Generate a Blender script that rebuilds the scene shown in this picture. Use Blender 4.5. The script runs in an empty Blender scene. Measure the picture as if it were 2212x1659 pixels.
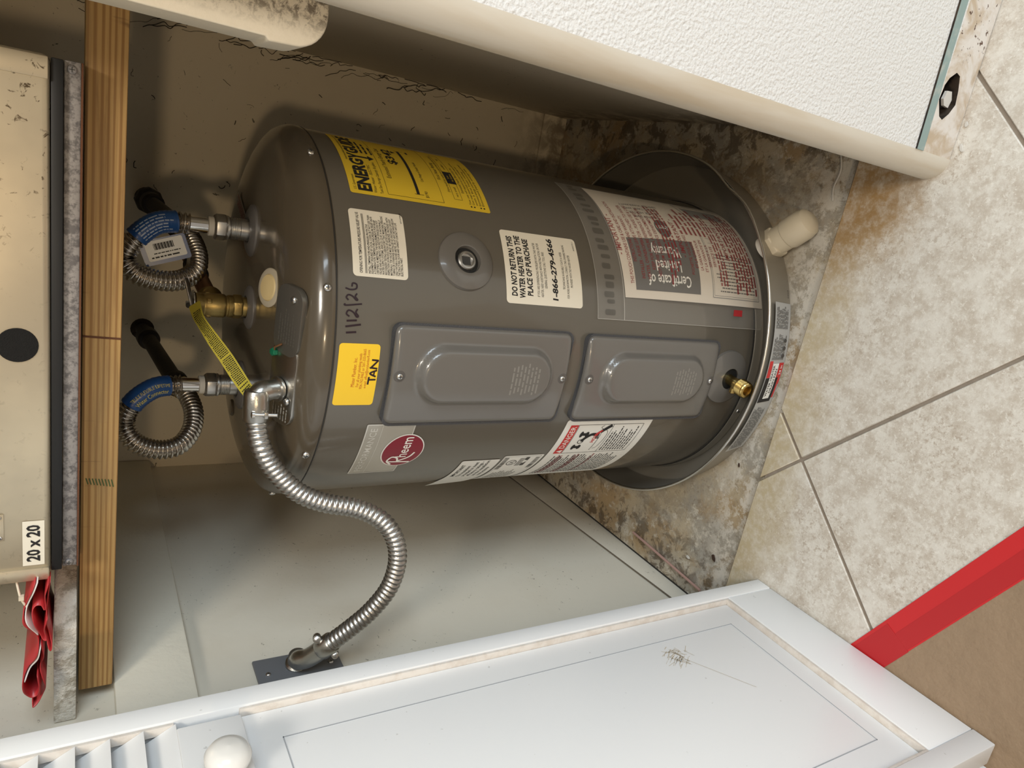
import bpy, bmesh, math, random
from mathutils import Vector, Matrix
random.seed(7)
R = math.radians
SC = bpy.context.scene
COL = SC.collection

# ------------------------------------------------------------------ camera
cd = bpy.data.cameras.new('camera')
cam = bpy.data.objects.new('camera', cd)
COL.objects.link(cam)
FPX, PITCH, YAW, ROLL = 1524.54, 0.5564, 0.3213, 0.0075
fw = Vector((-math.sin(YAW)*math.cos(PITCH), math.cos(YAW)*math.cos(PITCH), -math.sin(PITCH)))
rt = fw.cross(Vector((0, 0, 1))).normalized()
up = rt.cross(fw)
rt2 = math.cos(ROLL)*rt + math.sin(ROLL)*up
up2 = -math.sin(ROLL)*rt + math.cos(ROLL)*up
# the phone was turned: the picture's right is down in the room, the picture's top is the room's right
cx_, cy_, cz_ = -up2, rt2, -fw
m = Matrix((cx_, cy_, cz_)).transposed().to_4x4()
m.translation = Vector((0.2313, -1.0099, 0.9687))
cam.matrix_world = m
cd.sensor_fit = 'HORIZONTAL'
cd.sensor_width = 36.0
cd.lens = FPX/2212.0*36.0
cd.clip_start = 0.02
SC.camera = cam

# ------------------------------------------------------------------ world, lights, exposure
w = bpy.data.worlds.new('world'); SC.world = w; w.use_nodes = True
bg = w.node_tree.nodes['Background']
bg.inputs[0].default_value = (1.0, 0.93, 0.83, 1); bg.inputs[1].default_value = 0.30

def area(name, loc, target, size, power, col, size_y=None):
    l = bpy.data.lights.new(name, 'AREA'); l.energy = power; l.color = col
    l.size = size
    if size_y: l.shape = 'RECTANGLE'; l.size_y = size_y
    o = bpy.data.objects.new(name, l); COL.objects.link(o)
    o.location = loc
    o.rotation_euler = (Vector(target)-Vector(loc)).to_track_quat('-Z', 'Y').to_euler()
    return o
# ceiling fixture of the room, in front of the closet and to the right
area('ceiling_light', (0.75, -1.9, 2.35), (0.0, -0.5, 0.3), 0.45, 27, (1.0, 0.92, 0.80))
# daylight from the window on the room's right
area('window_light', (2.6, -2.2, 1.5), (-0.3, -0.4, 0.5), 1.2, 64, (0.77, 0.90, 1.0), 1.3)
# small lamp in the room, straight in front of the closet
lp = bpy.data.lights.new('table_lamp', 'POINT'); lp.energy = 27; lp.color = (1.0, 0.74, 0.44); lp.shadow_soft_size = 0.05
lo = bpy.data.objects.new('table_lamp', lp); COL.objects.link(lo); lo.location = (0.02, -2.35, 1.22)

vs = SC.view_settings
vs.view_transform = 'Standard'; vs.look = 'None'; vs.gamma = 1.0; vs.use_curve_mapping = False
vs.exposure = 0.0

# ------------------------------------------------------------------ materials
MATS = {}
def _new(name):
    mt = bpy.data.materials.new(name); mt.use_nodes = True
    MATS[name] = mt
    return mt, mt.node_tree, mt.node_tree.nodes['Principled BSDF']
def rgb(c): return (c[0], c[1], c[2], 1)
def mat(name, col, rough=0.5, metal=0.0, coat=0.0, spec=0.5, bump=None, alpha=None, emit=None, trans=None, sheen=None):
    mt, nt, b = _new(name)
    b.inputs['Base Color'].default_value = rgb(col)
    b.inputs['Roughness'].default_value = rough
    b.inputs['Metallic'].default_value = metal
    b.inputs['Coat Weight'].default_value = coat
    b.inputs['Coat Roughness'].default_value = 0.08
    b.inputs['Specular IOR Level'].default_value = spec
    if alpha is not None: b.inputs['Alpha'].default_value = alpha
    if trans is not None: b.inputs['Transmission Weight'].default_value = trans
    if bump:
        tc = nt.nodes.new('ShaderNodeTexCoord')
        n = nt.nodes.new('ShaderNodeTexNoise'); n.inputs['Scale'].default_value = bump[0]; n.inputs['Detail'].default_value = 5
        nt.links.new(tc.outputs['Object'], n.inputs['Vector'])
        bp = nt.nodes.new('ShaderNodeBump'); bp.inputs['Strength'].default_value = bump[1]; bp.inputs['Distance'].default_value = 0.002
        nt.links.new(n.outputs['Fac'], bp.inputs['Height']); nt.links.new(bp.outputs['Normal'], b.inputs['Normal'])
    return mt
class NT:
    """small helper to wire procedural materials"""
    def __init__(s, name, rough=0.6, metal=0.0):
        s.mt, s.nt, s.b = _new(name)
        s.b.inputs['Roughness'].default_value = rough; s.b.inputs['Metallic'].default_value = metal
        g = s.nt.nodes.new('ShaderNodeNewGeometry'); s.pos = g.outputs['Position']
    def l(s, a, b): s.nt.links.new(a, b)
    def mapped(s, scale=(1, 1, 1), rot=(0, 0, 0), loc=(0, 0, 0)):
        n = s.nt.nodes.new('ShaderNodeMapping'); n.inputs['Scale'].default_value = scale; n.inputs['Rotation'].default_value = rot; n.inputs['Location'].default_value = loc
        s.l(s.pos, n.inputs['Vector']); return n.outputs[0]
    def noise(s, scale, detail=4, rough=0.55, dist=0.0, vec=None):
        n = s.nt.nodes.new('ShaderNodeTexNoise'); n.inputs['Scale'].default_value = scale; n.inputs['Detail'].default_value = detail
        n.inputs['Roughness'].default_value = rough; n.inputs['Distortion'].default_value = dist
        s.l(vec if vec is not None else s.pos, n.inputs['Vector']); return n.outputs['Fac']
    def wave(s, scale, dist, vec=None, axis='Z', detail=2, dscale=1.0):
        n = s.nt.nodes.new('ShaderNodeTexWave'); n.bands_direction = axis; n.inputs['Scale'].default_value = scale
        n.inputs['Distortion'].default_value = dist; n.inputs['Detail'].default_value = detail; n.inputs['Detail Scale'].default_value = dscale
        s.l(vec if vec is not None else s.pos, n.inputs['Vector']); return n.outputs['Fac']
    def voro(s, scale, vec=None, feature='F1'):
        n = s.nt.nodes.new('ShaderNodeTexVoronoi'); n.feature = feature; n.inputs['Scale'].default_value = scale
        s.l(vec if vec is not None else s.pos, n.inputs['Vector']); return n.outputs['Distance']
    def ramp(s, fac, lo, hi, a=0.0, b=1.0):
        n = s.nt.nodes.new('ShaderNodeMapRange'); n.inputs[1].default_value = lo; n.inputs[2].default_value = hi
        n.inputs[3].default_value = a; n.inputs[4].default_value = b; n.interpolation_type = 'SMOOTHSTEP'
        s.l(fac, n.inputs[0]); return n.outputs[0]
    def math(s, op, a, b):
        n = s.nt.nodes.new('ShaderNodeMath'); n.operation = op; n.use_clamp = False
        for i, v in ((0, a), (1, b)):
            if isinstance(v, (int, float)): n.inputs[i].default_value = v
            else: s.l(v, n.inputs[i])
        return n.outputs[0]
    def mix(s, fac, a, b):
        n = s.nt.nodes.new('ShaderNodeMix'); n.data_type = 'RGBA'
        if isinstance(fac, (int, float)): n.inputs[0].default_value = fac
        else: s.l(fac, n.inputs[0])
        for i, v in ((6, a), (7, b)):
            if isinstance(v, tuple): n.inputs[i].default_value = rgb(v)
            else: s.l(v, n.inputs[i])
        return n.outputs[2]
    def axis(s, i):
        n = s.nt.nodes.new('ShaderNodeSeparateXYZ'); s.l(s.pos, n.inputs[0]); return n.outputs[i]
    def color(s, c): s.l(c, s.b.inputs['Base Color'])
    def bump(s, h, strength=0.3, dist=0.002):
        n = s.nt.nodes.new('ShaderNodeBump'); n.inputs['Strength'].default_value = strength; n.inputs['Distance'].default_value = dist
        s.l(h, n.inputs['Height']); s.l(n.outputs['Normal'], s.b.inputs['Normal'])

# heater paint, metals, plastics
mat('heater_paint', (0.115, 0.102, 0.082), 0.28, 0.0, 0.5)
mat('panel_paint', (0.142, 0.133, 0.121), 0.30, 0.0, 0.5)
mat('cap_paint_shaded', (0.088, 0.070, 0.047), 0.25, 0.0, 0.5)  # same paint as the jacket, with the shade under the beam darkened in
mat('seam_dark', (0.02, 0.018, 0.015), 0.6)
mat('foam', (0.075, 0.075, 0.08), 0.95, bump=(900, 0.8))
mat('chrome', (0.82, 0.80, 0.77), 0.14, 1.0)
mat('steel_hose', (0.62, 0.58, 0.53), 0.22, 1.0)
mat('zinc', (0.62, 0.61, 0.59), 0.33, 1.0)
mat('conduit_metal', (0.46, 0.45, 0.43), 0.36, 1.0)
mat('cast_zinc', (0.50, 0.49, 0.46), 0.30, 1.0, bump=(400, 0.1))
mat('brass', (0.62, 0.45, 0.17), 0.25, 1.0)
mat('brass_dull', (0.42, 0.31, 0.12), 0.42, 1.0, bump=(300, 0.12))
mat('copper_pipe', (0.34, 0.17, 0.08), 0.5, 0.8)
mat('black_pipe', (0.035, 0.030, 0.026), 0.6, 0.2, bump=(120, 0.4))
mat('pan_metal', (0.34, 0.315, 0.27), 0.38, 0.55, bump=(700, 0.06))
mat('pan_rim', (0.72, 0.70, 0.66), 0.3, 1.0)
mat('pvc', (0.62, 0.55, 0.42), 0.4, bump=(60, 0.05))
mat('nylon', (0.75, 0.71, 0.63), 0.4)
mat('plug_cream', (0.60, 0.47, 0.24), 0.45)
mat('plug_rim', (0.42, 0.37, 0.28), 0.35)
mat('stamp_faint', (0.22, 0.207, 0.185), 0.5)
mat('ring_grey', (0.10, 0.092, 0.085), 0.4)
mat('black_plastic', (0.012, 0.012, 0.012), 0.5)
mat('green_screw', (0.01, 0.16, 0.08), 0.3, 0.3)
mat('cover_plate', (0.155, 0.145, 0.125), 0.28, 0.6)
mat('wall_plate', (0.16, 0.165, 0.175), 0.55)
mat('label_cream', (0.80, 0.75, 0.63), 0.5)
mat('label_white', (0.82, 0.82, 0.79), 0.45)
mat('label_yellow', (0.72, 0.50, 0.03), 0.55)
mat('sticker_yellow', (0.90, 0.58, 0.03), 0.45)
mat('label_silver', (0.48, 0.46, 0.41), 0.3, 0.35)
mat('label_silver_light', (0.70, 0.69, 0.65), 0.3, 0.3)
mat('label_grey', (0.42, 0.42, 0.41), 0.5)
mat('ink', (0.012, 0.011, 0.012), 0.6)
mat('ink_soft', (0.07, 0.065, 0.06), 0.6)
mat('ink_white', (0.85, 0.84, 0.80), 0.5)
mat('ink_red', (0.42, 0.03, 0.035), 0.5)
mat('ink_redtext', (0.27, 0.035, 0.04), 0.5)
mat('ink_orange', (0.55, 0.14, 0.02), 0.5)
mat('ink_grey', (0.25, 0.245, 0.235), 0.5)
mat('marker', (0.02, 0.008, 0.014), 0.4)
mat('logo_red', (0.23, 0.018, 0.035), 0.35)
mat('label_red', (0.58, 0.035, 0.035), 0.5)
mat('paper', (0.72, 0.66, 0.57), 0.6)
mat('paper_dark', (0.085, 0.082, 0.08), 0.5)
mat('tag_yellow', (0.50, 0.42, 0.05), 0.5)
mat('sleeve_blue', (0.015, 0.075, 0.26), 0.3)
mat('sleeve_text', (0.62, 0.55, 0.16), 0.5)
mat('sleeve_text_white', (0.35, 0.42, 0.55), 0.5)
mat('red_tape', (0.60, 0.018, 0.022), 0.4)
mat('red_tape_dark', (0.49, 0.014, 0.018), 0.4)
mat('bag_red', (0.46, 0.03, 0.035), 0.35)
mat('bag_white', (0.75, 0.72, 0.70), 0.4)
mat('zip', (0.70, 0.62, 0.48), 0.5)
mat('rubber', (0.006, 0.0065, 0.0075), 0.55)
mat('plug_foam', (0.007, 0.006, 0.005), 0.95, bump=(800, 0.8))
mat('rust', (0.14, 0.055, 0.025), 0.9, bump=(500, 0.5))
mat('rod_pink', (0.42, 0.26, 0.22), 0.5)
mat('chip_brown', (0.045, 0.022, 0.012), 0.8)
mat('paint_chip', (0.62, 0.60, 0.56), 0.7)
mat('knob_white', (0.80, 0.79, 0.76), 0.22)
mat('cobweb', (0.045, 0.036, 0.026), 0.9)
mat('screw_metal', (0.72, 0.71, 0.69), 0.28, 1.0)
mat('screw_slot', (0.04, 0.04, 0.04), 0.6)
mat('cover_stamp', (0.21, 0.20, 0.17), 0.35, 0.6)
mat('ink_film_red', (0.30, 0.04, 0.045), 0.5, alpha=0.72)
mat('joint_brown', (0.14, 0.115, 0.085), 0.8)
mat('groove', (0.40, 0.42, 0.45), 0.6)
film = mat('clear_film', (0.78, 0.76, 0.72), 0.12, alpha=0.13)
mat('film_edge', (0.62, 0.60, 0.55), 0.3, alpha=0.55)
mat('film_emboss', (0.05, 0.048, 0.042), 0.3, alpha=0.3)

# wall paint with specks and grime
n = NT('closet_paint', 0.6)
sp = n.ramp(n.noise(120, 3, 0.6, 0.8), 0.66, 0.73)
sp2 = n.ramp(n.noise(9, 3), 0.42, 0.60)
spk = n.math('MULTIPLY', sp, sp2)
grime = n.ramp(n.noise(3.0, 5, 0.6), 0.45, 0.8, 0.0, 0.45)
z = n.axis(2)
low = n.math('MULTIPLY', n.ramp(z, 0.16, -0.02, 0.0, 1.0), n.ramp(n.noise(26, 5, 0.65, 0.5), 0.36, 0.60))
c1 = n.mix(grime, (0.66, 0.59, 0.46), (0.54, 0.475, 0.36))
c1 = n.mix(n.math('MULTIPLY', spk, 0.85), c1, (0.07, 0.055, 0.035))
c1 = n.mix(n.math('MULTIPLY', low, 0.75), c1, (0.10, 0.065, 0.035))
n.color(c1); n.bump(n.noise(60, 5), 0.15, 0.002)
n = NT('side_paint', 0.55)
sp = n.ramp(n.noise(170, 3, 0.6, 0.8), 0.655, 0.72)
sp2 = n.ramp(n.noise(7, 3), 0.42, 0.58)
grime = n.ramp(n.noise(4.0, 5, 0.6), 0.5, 0.8, 0.0, 0.5)
c1 = n.mix(grime, (0.74, 0.695, 0.59), (0.62, 0.55, 0.43))
c1 = n.mix(n.math('MULTIPLY', n.math('MULTIPLY', sp, sp2), 0.8), c1, (0.10, 0.085, 0.06))
n.color(c1); n.bump(n.noise(70, 5), 0.15, 0.002)
n = NT('drywall_white', 0.6)
c1 = n.mix(n.ramp(n.noise(2.5, 3), 0.45, 0.75, 0, 0.35), (0.74, 0.74, 0.735), (0.69, 0.68, 0.66))
n.color(c1); n.bump(n.noise(300, 2, 0.4), 0.6, 0.003)
n = NT('bullnose_paint', 0.5)
vec = n.mapped((14, 14, 1.6))
c1 = n.mix(n.ramp(n.noise(2.2, 5, 0.6, 0.2, vec), 0.35, 0.72), (0.70, 0.66, 0.58), (0.62, 0.54, 0.42))
n.color(c1)
n = NT('jamb_dirty', 0.6)
mold = n.ramp(n.noise(120, 6, 0.75, 0.4), 0.44, 0.60)
xx = n.ramp(n.axis(0), 0.309, 0.335)
c1 = n.mix(n.math('MULTIPLY', mold, n.math('MULTIPLY', xx, 0.85)), (0.74, 0.67, 0.54), (0.10, 0.075, 0.05))
n.color(c1); n.bump(n.noise(120, 5), 0.3, 0.002)
n = NT('plaster_strip', 0.75)
c1 = n.mix(n.ramp(n.noise(26, 5, 0.6, 0.6), 0.42, 0.66), (0.72, 0.68, 0.64), (0.52, 0.42, 0.31))
dd = n.math('MULTIPLY', n.ramp(n.noise(160, 3, 0.5), 0.62, 0.70), n.ramp(n.axis(0), 0.46, 0.50))
c1 = n.mix(dd, c1, (0.10, 0.05, 0.03))
n.color(c1); n.bump(n.noise(45, 5), 0.5, 0.003)
n = NT('teal_paint', 0.7)
n.color(n.mix(n.ramp(n.noise(60, 4), 0.5, 0.7), (0.27, 0.36, 0.35), (0.40, 0.44, 0.41)))
n = NT('cavity', 0.9)
n.color(n.mix(n.ramp(n.noise(60, 4), 0.4, 0.6), (0.010, 0.006, 0.004), (0.045, 0.030, 0.018)))
# bare slab
n = NT('concrete', 0.75)
v1 = n.noise(9, 7, 0.65, 0.15); v2 = n.noise(42, 8, 0.78, 0.1); v3 = n.noise(120, 4, 0.7)
c1 = n.mix(n.ramp(v1, 0.38, 0.62), (0.47, 0.40, 0.29), (0.34, 0.315, 0.27))
c1 = n.mix(n.ramp(n.noise(6, 5, 0.65, 0.5), 0.46, 0.62, 0, 0.8), c1, (0.36, 0.245, 0.12))
c1 = n.mix(n.ramp(v2, 0.53, 0.64, 0, 0.75), c1, (0.62, 0.58, 0.50))
c1 = n.mix(n.ramp(n.noise(85, 5, 0.75, 0.5), 0.55, 0.64, 0, 0.55), c1, (0.22, 0.17, 0.115))
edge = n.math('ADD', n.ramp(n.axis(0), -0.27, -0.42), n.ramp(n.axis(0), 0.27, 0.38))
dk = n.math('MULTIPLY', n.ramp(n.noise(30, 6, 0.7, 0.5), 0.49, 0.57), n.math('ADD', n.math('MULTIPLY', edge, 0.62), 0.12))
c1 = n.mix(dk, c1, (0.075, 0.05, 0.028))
# lime bloom where the tile edge was cut
lime = n.math('MULTIPLY', n.ramp(n.axis(1), -0.20, -0.31), n.ramp(n.noise(26, 7, 0.78, 0.15), 0.46, 0.56))
c1 = n.mix(n.math('MULTIPLY', lime, 0.7), c1, (0.70, 0.67, 0.61))
c1 = n.mix(n.ramp(v3, 0.64, 0.72, 0, 0.6), c1, (0.10, 0.08, 0.06))
n.color(c1); n.bump(n.math('ADD', v2, v1), 0.5, 0.003)
# floor tile
n = NT('tile_glaze', 0.45)
v1 = n.noise(6, 6, 0.65, 0.5); v2 = n.noise(30, 9, 0.82, 0.08); v3 = n.noise(260, 3, 0.6); v4 = n.noise(110, 6, 0.8, 0.1)
c1 = n.mix(n.ramp(v2, 0.40, 0.62), (0.74, 0.715, 0.66), (0.56, 0.505, 0.435))
zone = n.ramp(v1, 0.42, 0.62, 0.15, 1.0)
c1 = n.mix(n.math('MULTIPLY', n.ramp(v4, 0.50, 0.62), n.math('MULTIPLY', zone, 0.8)), c1, (0.42, 0.345, 0.275))
c1 = n.mix(n.ramp(n.noise(150, 5, 0.75, 0.1), 0.55, 0.62, 0, 0.7), c1, (0.82, 0.80, 0.75))
c1 = n.mix(n.ramp(v3, 0.68, 0.76, 0, 0.55), c1, (0.30, 0.24, 0.18))
# rusty stain soaked in along the cut edge of the tiles
st = n.math('ADD', n.axis(1), n.math('MULTIPLY', n.math('SUBTRACT', n.noise(14, 6, 0.7), 0.5), 0.14))
st = n.math('ADD', st, n.ramp(n.axis(0), 0.16, 0.32, 0.0, 0.055))
stn = n.math('MULTIPLY', n.ramp(st, -0.425, -0.325, 0, 1.0), n.ramp(n.noise(60, 6, 0.75), 0.30, 0.62, 0.45, 0.95))
c1 = n.mix(stn, c1, n.mix(n.ramp(n.axis(0), 0.10, 0.28), (0.50, 0.42, 0.27), (0.37, 0.225, 0.085)))
n.color(c1); n.bump(n.math('ADD', v2, n.math('MULTIPLY', v4, 0.6)), 0.35, 0.002)
n = NT('grout', 0.9); n.color(n.mix(n.noise(80, 3), (0.20, 0.165, 0.13), (0.34, 0.29, 0.24)))
# pine
n = NT('pine', 0.6)
g1 = n.wave(2.2, 5.5, n.mapped((0.25, 14, 26)), 'Z', 3, 0.8)
g2 = n.noise(5.0, 6, 0.7, 0.3, n.mapped((1.5, 30, 60)))
c1 = n.mix(n.ramp(g1, 0.35, 0.98), (0.46, 0.285, 0.105), (0.29, 0.150, 0.045))
c1 = n.mix(n.ramp(g2, 0.45, 0.70, 0, 0.75), c1, (0.25, 0.130, 0.042))
c1 = n.mix(n.ramp(n.noise(4, 4, 0.6, 0.0, n.mapped((1, 4, 4))), 0.45, 0.70, 0, 0.5), c1, (0.27, 0.175, 0.075))
c1 = n.mix(n.ramp(n.noise(30, 4, 0.6, 0.4, n.mapped((2.2, 1, 0.25))), 0.64, 0.74, 0, 0.65), c1, (0.15, 0.075, 0.028))
n.color(c1); n.bump(g1, 0.2, 0.001)
n = NT('white_wood', 0.6)
c1 = n.mix(n.ramp(n.noise(60, 5, 0.7), 0.45, 0.62), (0.70, 0.67, 0.60), (0.40, 0.36, 0.29))
n.color(c1); n.bump(n.noise(170, 5, 0.7), 0.9, 0.004)
n = NT('ledger_paint', 0.55)
c1 = n.mix(n.math('MULTIPLY', n.ramp(n.noise(120, 3, 0.6), 0.68, 0.76), 0.4), (0.74, 0.70, 0.59), (0.25, 0.22, 0.18))
n.color(c1); n.bump(n.noise(50, 5), 0.35, 0.003)
# sheet metal of the air handler
n = NT('sheet_metal', 0.38, 0.75)
c1 = n.mix(n.ramp(n.noise(7, 4, 0.6), 0.35, 0.7), (0.70, 0.61, 0.45), (0.56, 0.49, 0.37))
fl = n.math('MULTIPLY', n.ramp(n.noise(110, 4, 0.65, 0.8), 0.60, 0.68), n.ramp(n.axis(0), 0.05, 0.20, 0.15, 1.0))
c1 = n.mix(fl, c1, (0.14, 0.10, 0.06))
n.color(c1)
n = NT('flange_metal', 0.55, 0.4)
n.color(n.mix(n.ramp(n.noise(150, 4, 0.7), 0.40, 0.62), (0.34, 0.32, 0.31), (0.15, 0.14, 0.14)))
# door
n = NT('door_white', 0.32)
c1 = n.mix(n.ramp(n.noise(140, 2, 0.5), 0.74, 0.78, 0, 0.5), (0.87, 0.885, 0.90), (0.45, 0.45, 0.44))
n.color(c1)
n = NT('door_edge_shaded', 0.6)
n.color(n.mix(n.ramp(n.noise(70, 4, 0.6), 0.4, 0.65), (0.74, 0.695, 0.645), (0.66, 0.60, 0.54)))
n = NT('kraft', 0.8)
n.color(n.mix(n.noise(300, 3, 0.7), (0.285, 0.20, 0.128), (0.35, 0.255, 0.17))); n.bump(n.noise(9, 6, 0.6), 0.8, 0.010)

# ------------------------------------------------------------------ mesh helpers
class MB:
    def __init__(s): s.v = []; s.f = []
    def add(s, vs, fs):
        o = len(s.v); s.v += [tuple(a) for a in vs]; s.f += [tuple(i+o for i in f) for f in fs]; return s
    def box(s, a, b):
        (x0, y0, z0), (x1, y1, z1) = a, b
        vs = [(x0, y0, z0), (x1, y0, z0), (x1, y1, z0), (x0, y1, z0), (x0, y0, z1), (x1, y0, z1), (x1, y1, z1), (x0, y1, z1)]
        return s.add(vs, [(3, 2, 1, 0), (4, 5, 6, 7), (0, 1, 5, 4), (1, 2, 6, 5), (2, 3, 7, 6), (3, 0, 4, 7)])
    def prism(s, poly, fn, a, b):
        """poly: 2-D outline (counter-clockwise seen from fn's +h side); fn(u, v, h) -> point"""
        k = len(poly)
        vs = [fn(u, v, a) for u, v in poly] + [fn(u, v, b) for u, v in poly]
        fs = [tuple(reversed(range(k))), tuple(range(k, 2*k))] + [(i, (i+1) % k, k+(i+1) % k, k+i) for i in range(k)]
        return s.add(vs, fs)
    def lathe(s, prof, seg=48, frame=None, close=False, a0=0.0, a1=2*math.pi):
        """prof: (radius, height) pairs; frame: 4x4 matrix"""
        full = abs(a1-a0-2*math.pi) < 1e-6
        cols = seg if full else seg+1
        vs = []; k = len(prof)
        for i in range(cols):
            a = a0+(a1-a0)*i/seg
            for r, h in prof:
                p = Vector((r*math.cos(a), r*math.sin(a), h))
                vs.append(tuple(frame @ p) if frame else tuple(p))
        fs = []
        for i in range(seg):
            j = (i+1) % cols
            for q in range(k-1 if not close else k):
                q2 = (q+1) % k
                fs.append((i*k+q, j*k+q, j*k+q2, i*k+q2))
        if full and not close:
            if prof[0][0] > 1e-6: fs.append(tuple(reversed([i*k for i in range(seg)])))
            if prof[-1][0] > 1e-6: fs.append(tuple(i*k+k-1 for i in range(seg)))
        return s.add(vs, fs)
    def tube(s, pts, rad, seg=12, caps=True, twist=None):
        P = [Vector(p) for p in pts]; N = len(P)
        T = [(P[min(i+1, N-1)]-P[max(i-1, 0)]).normalized() for i in range(N)]
        ref = Vector((0, 0, 1)) if abs(T[0].z) < 0.9 else Vector((1, 0, 0))
        nrm = (ref-T[0]*ref.dot(T[0])).normalized(); vs = []
        for i in range(N):
            nrm = (nrm-T[i]*nrm.dot(T[i])).normalized(); bn = T[i].cross(nrm)
            r = rad(i) if callable(rad) else rad
            for j in range(seg):
                a = 2*math.pi*j/seg
                vs.append(tuple(P[i]+nrm*(r*math.cos(a))+bn*(r*math.sin(a))))
        fs = [(i*seg+j, i*seg+(j+1) % seg, (i+1)*seg+(j+1) % seg, (i+1)*seg+j) for i in range(N-1) for j in range(seg)]
        if caps: fs += [tuple(reversed(range(seg))), tuple((N-1)*seg+j for j in range(seg))]
        return s.add(vs, fs)
    def build(s, name, mt, parent=None, smooth=False, bevel=0.0, bseg=2, label=None, solid=0.0):
        me = bpy.data.meshes.new(name); me.from_pydata(s.v, [], s.f)
        if bevel or True:
            bm = bmesh.new(); bm.from_mesh(me)
            bmesh.ops.recalc_face_normals(bm, faces=bm.faces)
            if bevel:
                es = [e for e in bm.edges if len(e.link_faces) == 2 and e.calc_face_angle(0) > 0.5]
                bmesh.ops.bevel(bm, geom=es, offset=bevel, segments=bseg, profile=0.5, affect='EDGES', clamp_overlap=True)
            bm.to_mesh(me); bm.free()
        me.materials.append(MATS[mt] if isinstance(mt, str) else mt)
        o = bpy.data.objects.new(name, me); COL.objects.link(o)
        if parent is not None: o.parent = parent
        if smooth or bevel:
            for p in me.polygons: p.use_smooth = True
            md = o.modifiers.new('edge', 'EDGE_SPLIT'); md.split_angle = R(38)
        if solid:
            md = o.modifiers.new('solid', 'SOLIDIFY'); md.thickness = solid; md.offset = 0
        if label: o['label'] = label
        return o
def tag(o, label, cat, group=None):
    o['label'] = label; o['category'] = cat
    if group: o['group'] = group
    return o
def struct(o): o['kind'] = 'structure'; return o
def thing(name, label, cat, group=None):
    o = bpy.data.objects.new(name, None); COL.objects.link(o); o.empty_display_size = 0.05
    return tag(o, label, cat, group)
def frame(origin, axis, xdir=None):
    zc = Vector(axis).normalized()
    ref = Vector(xdir) if xdir else (Vector((0, 0, 1)) if abs(zc.z) < 0.9 else Vector((1, 0, 0)))
    xc = (ref-zc*ref.dot(zc)).normalized(); yc = zc.cross(xc)
    mm = Matrix((xc, yc, zc)).transposed().to_4x4(); mm.translation = Vector(origin); return mm
def rrect(u0, v0, u1, v1, r, k=5):
    out = []
    for cx, cy, a in ((u1-r, v0+r, -90), (u1-r, v1-r, 0), (u0+r, v1-r, 90), (u0+r, v0+r, 180)):
        for i in range(k+1):
            t = R(a+90*i/k); out.append((cx+r*math.cos(t), cy+r*math.sin(t)))
    return out
def ellipse(cu, cv, a, b, k=40): return [(cu+a*math.cos(2*math.pi*i/k), cv+b*math.sin(2*math.pi*i/k)) for i in range(k)]
def catmull(pts, per=10):
    P = [Vector(p) for p in pts]; P = [2*P[0]-P[1]]+P+[2*P[-1]-P[-2]]; out = []
    for i in range(1, len(P)-2):
        for j in range(per):
            t = j/per; a, b, c, d = P[i-1:i+3]
            out.append(0.5*((2*b)+(c-a)*t+(2*a-5*b+4*c-d)*t*t+(3*b-a-3*c+d)*t**3))
    out.append(P[-2]); return out
def resample(pts, step):
    out = [Vector(pts[0])]; acc = 0.0
    for a, b in zip(pts, pts[1:]):
        a = Vector(a); b = Vector(b); L = (b-a).length
        if L < 1e-9: continue
        t = step-acc
        while t <= L:
            out.append(a.lerp(b, t/L)); t += step
        acc = (acc+L) % step if L >= step-acc else acc+L
    out.append(Vector(pts[-1])); return out
def join2d(polys_tri, fn, h):
    pass

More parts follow.
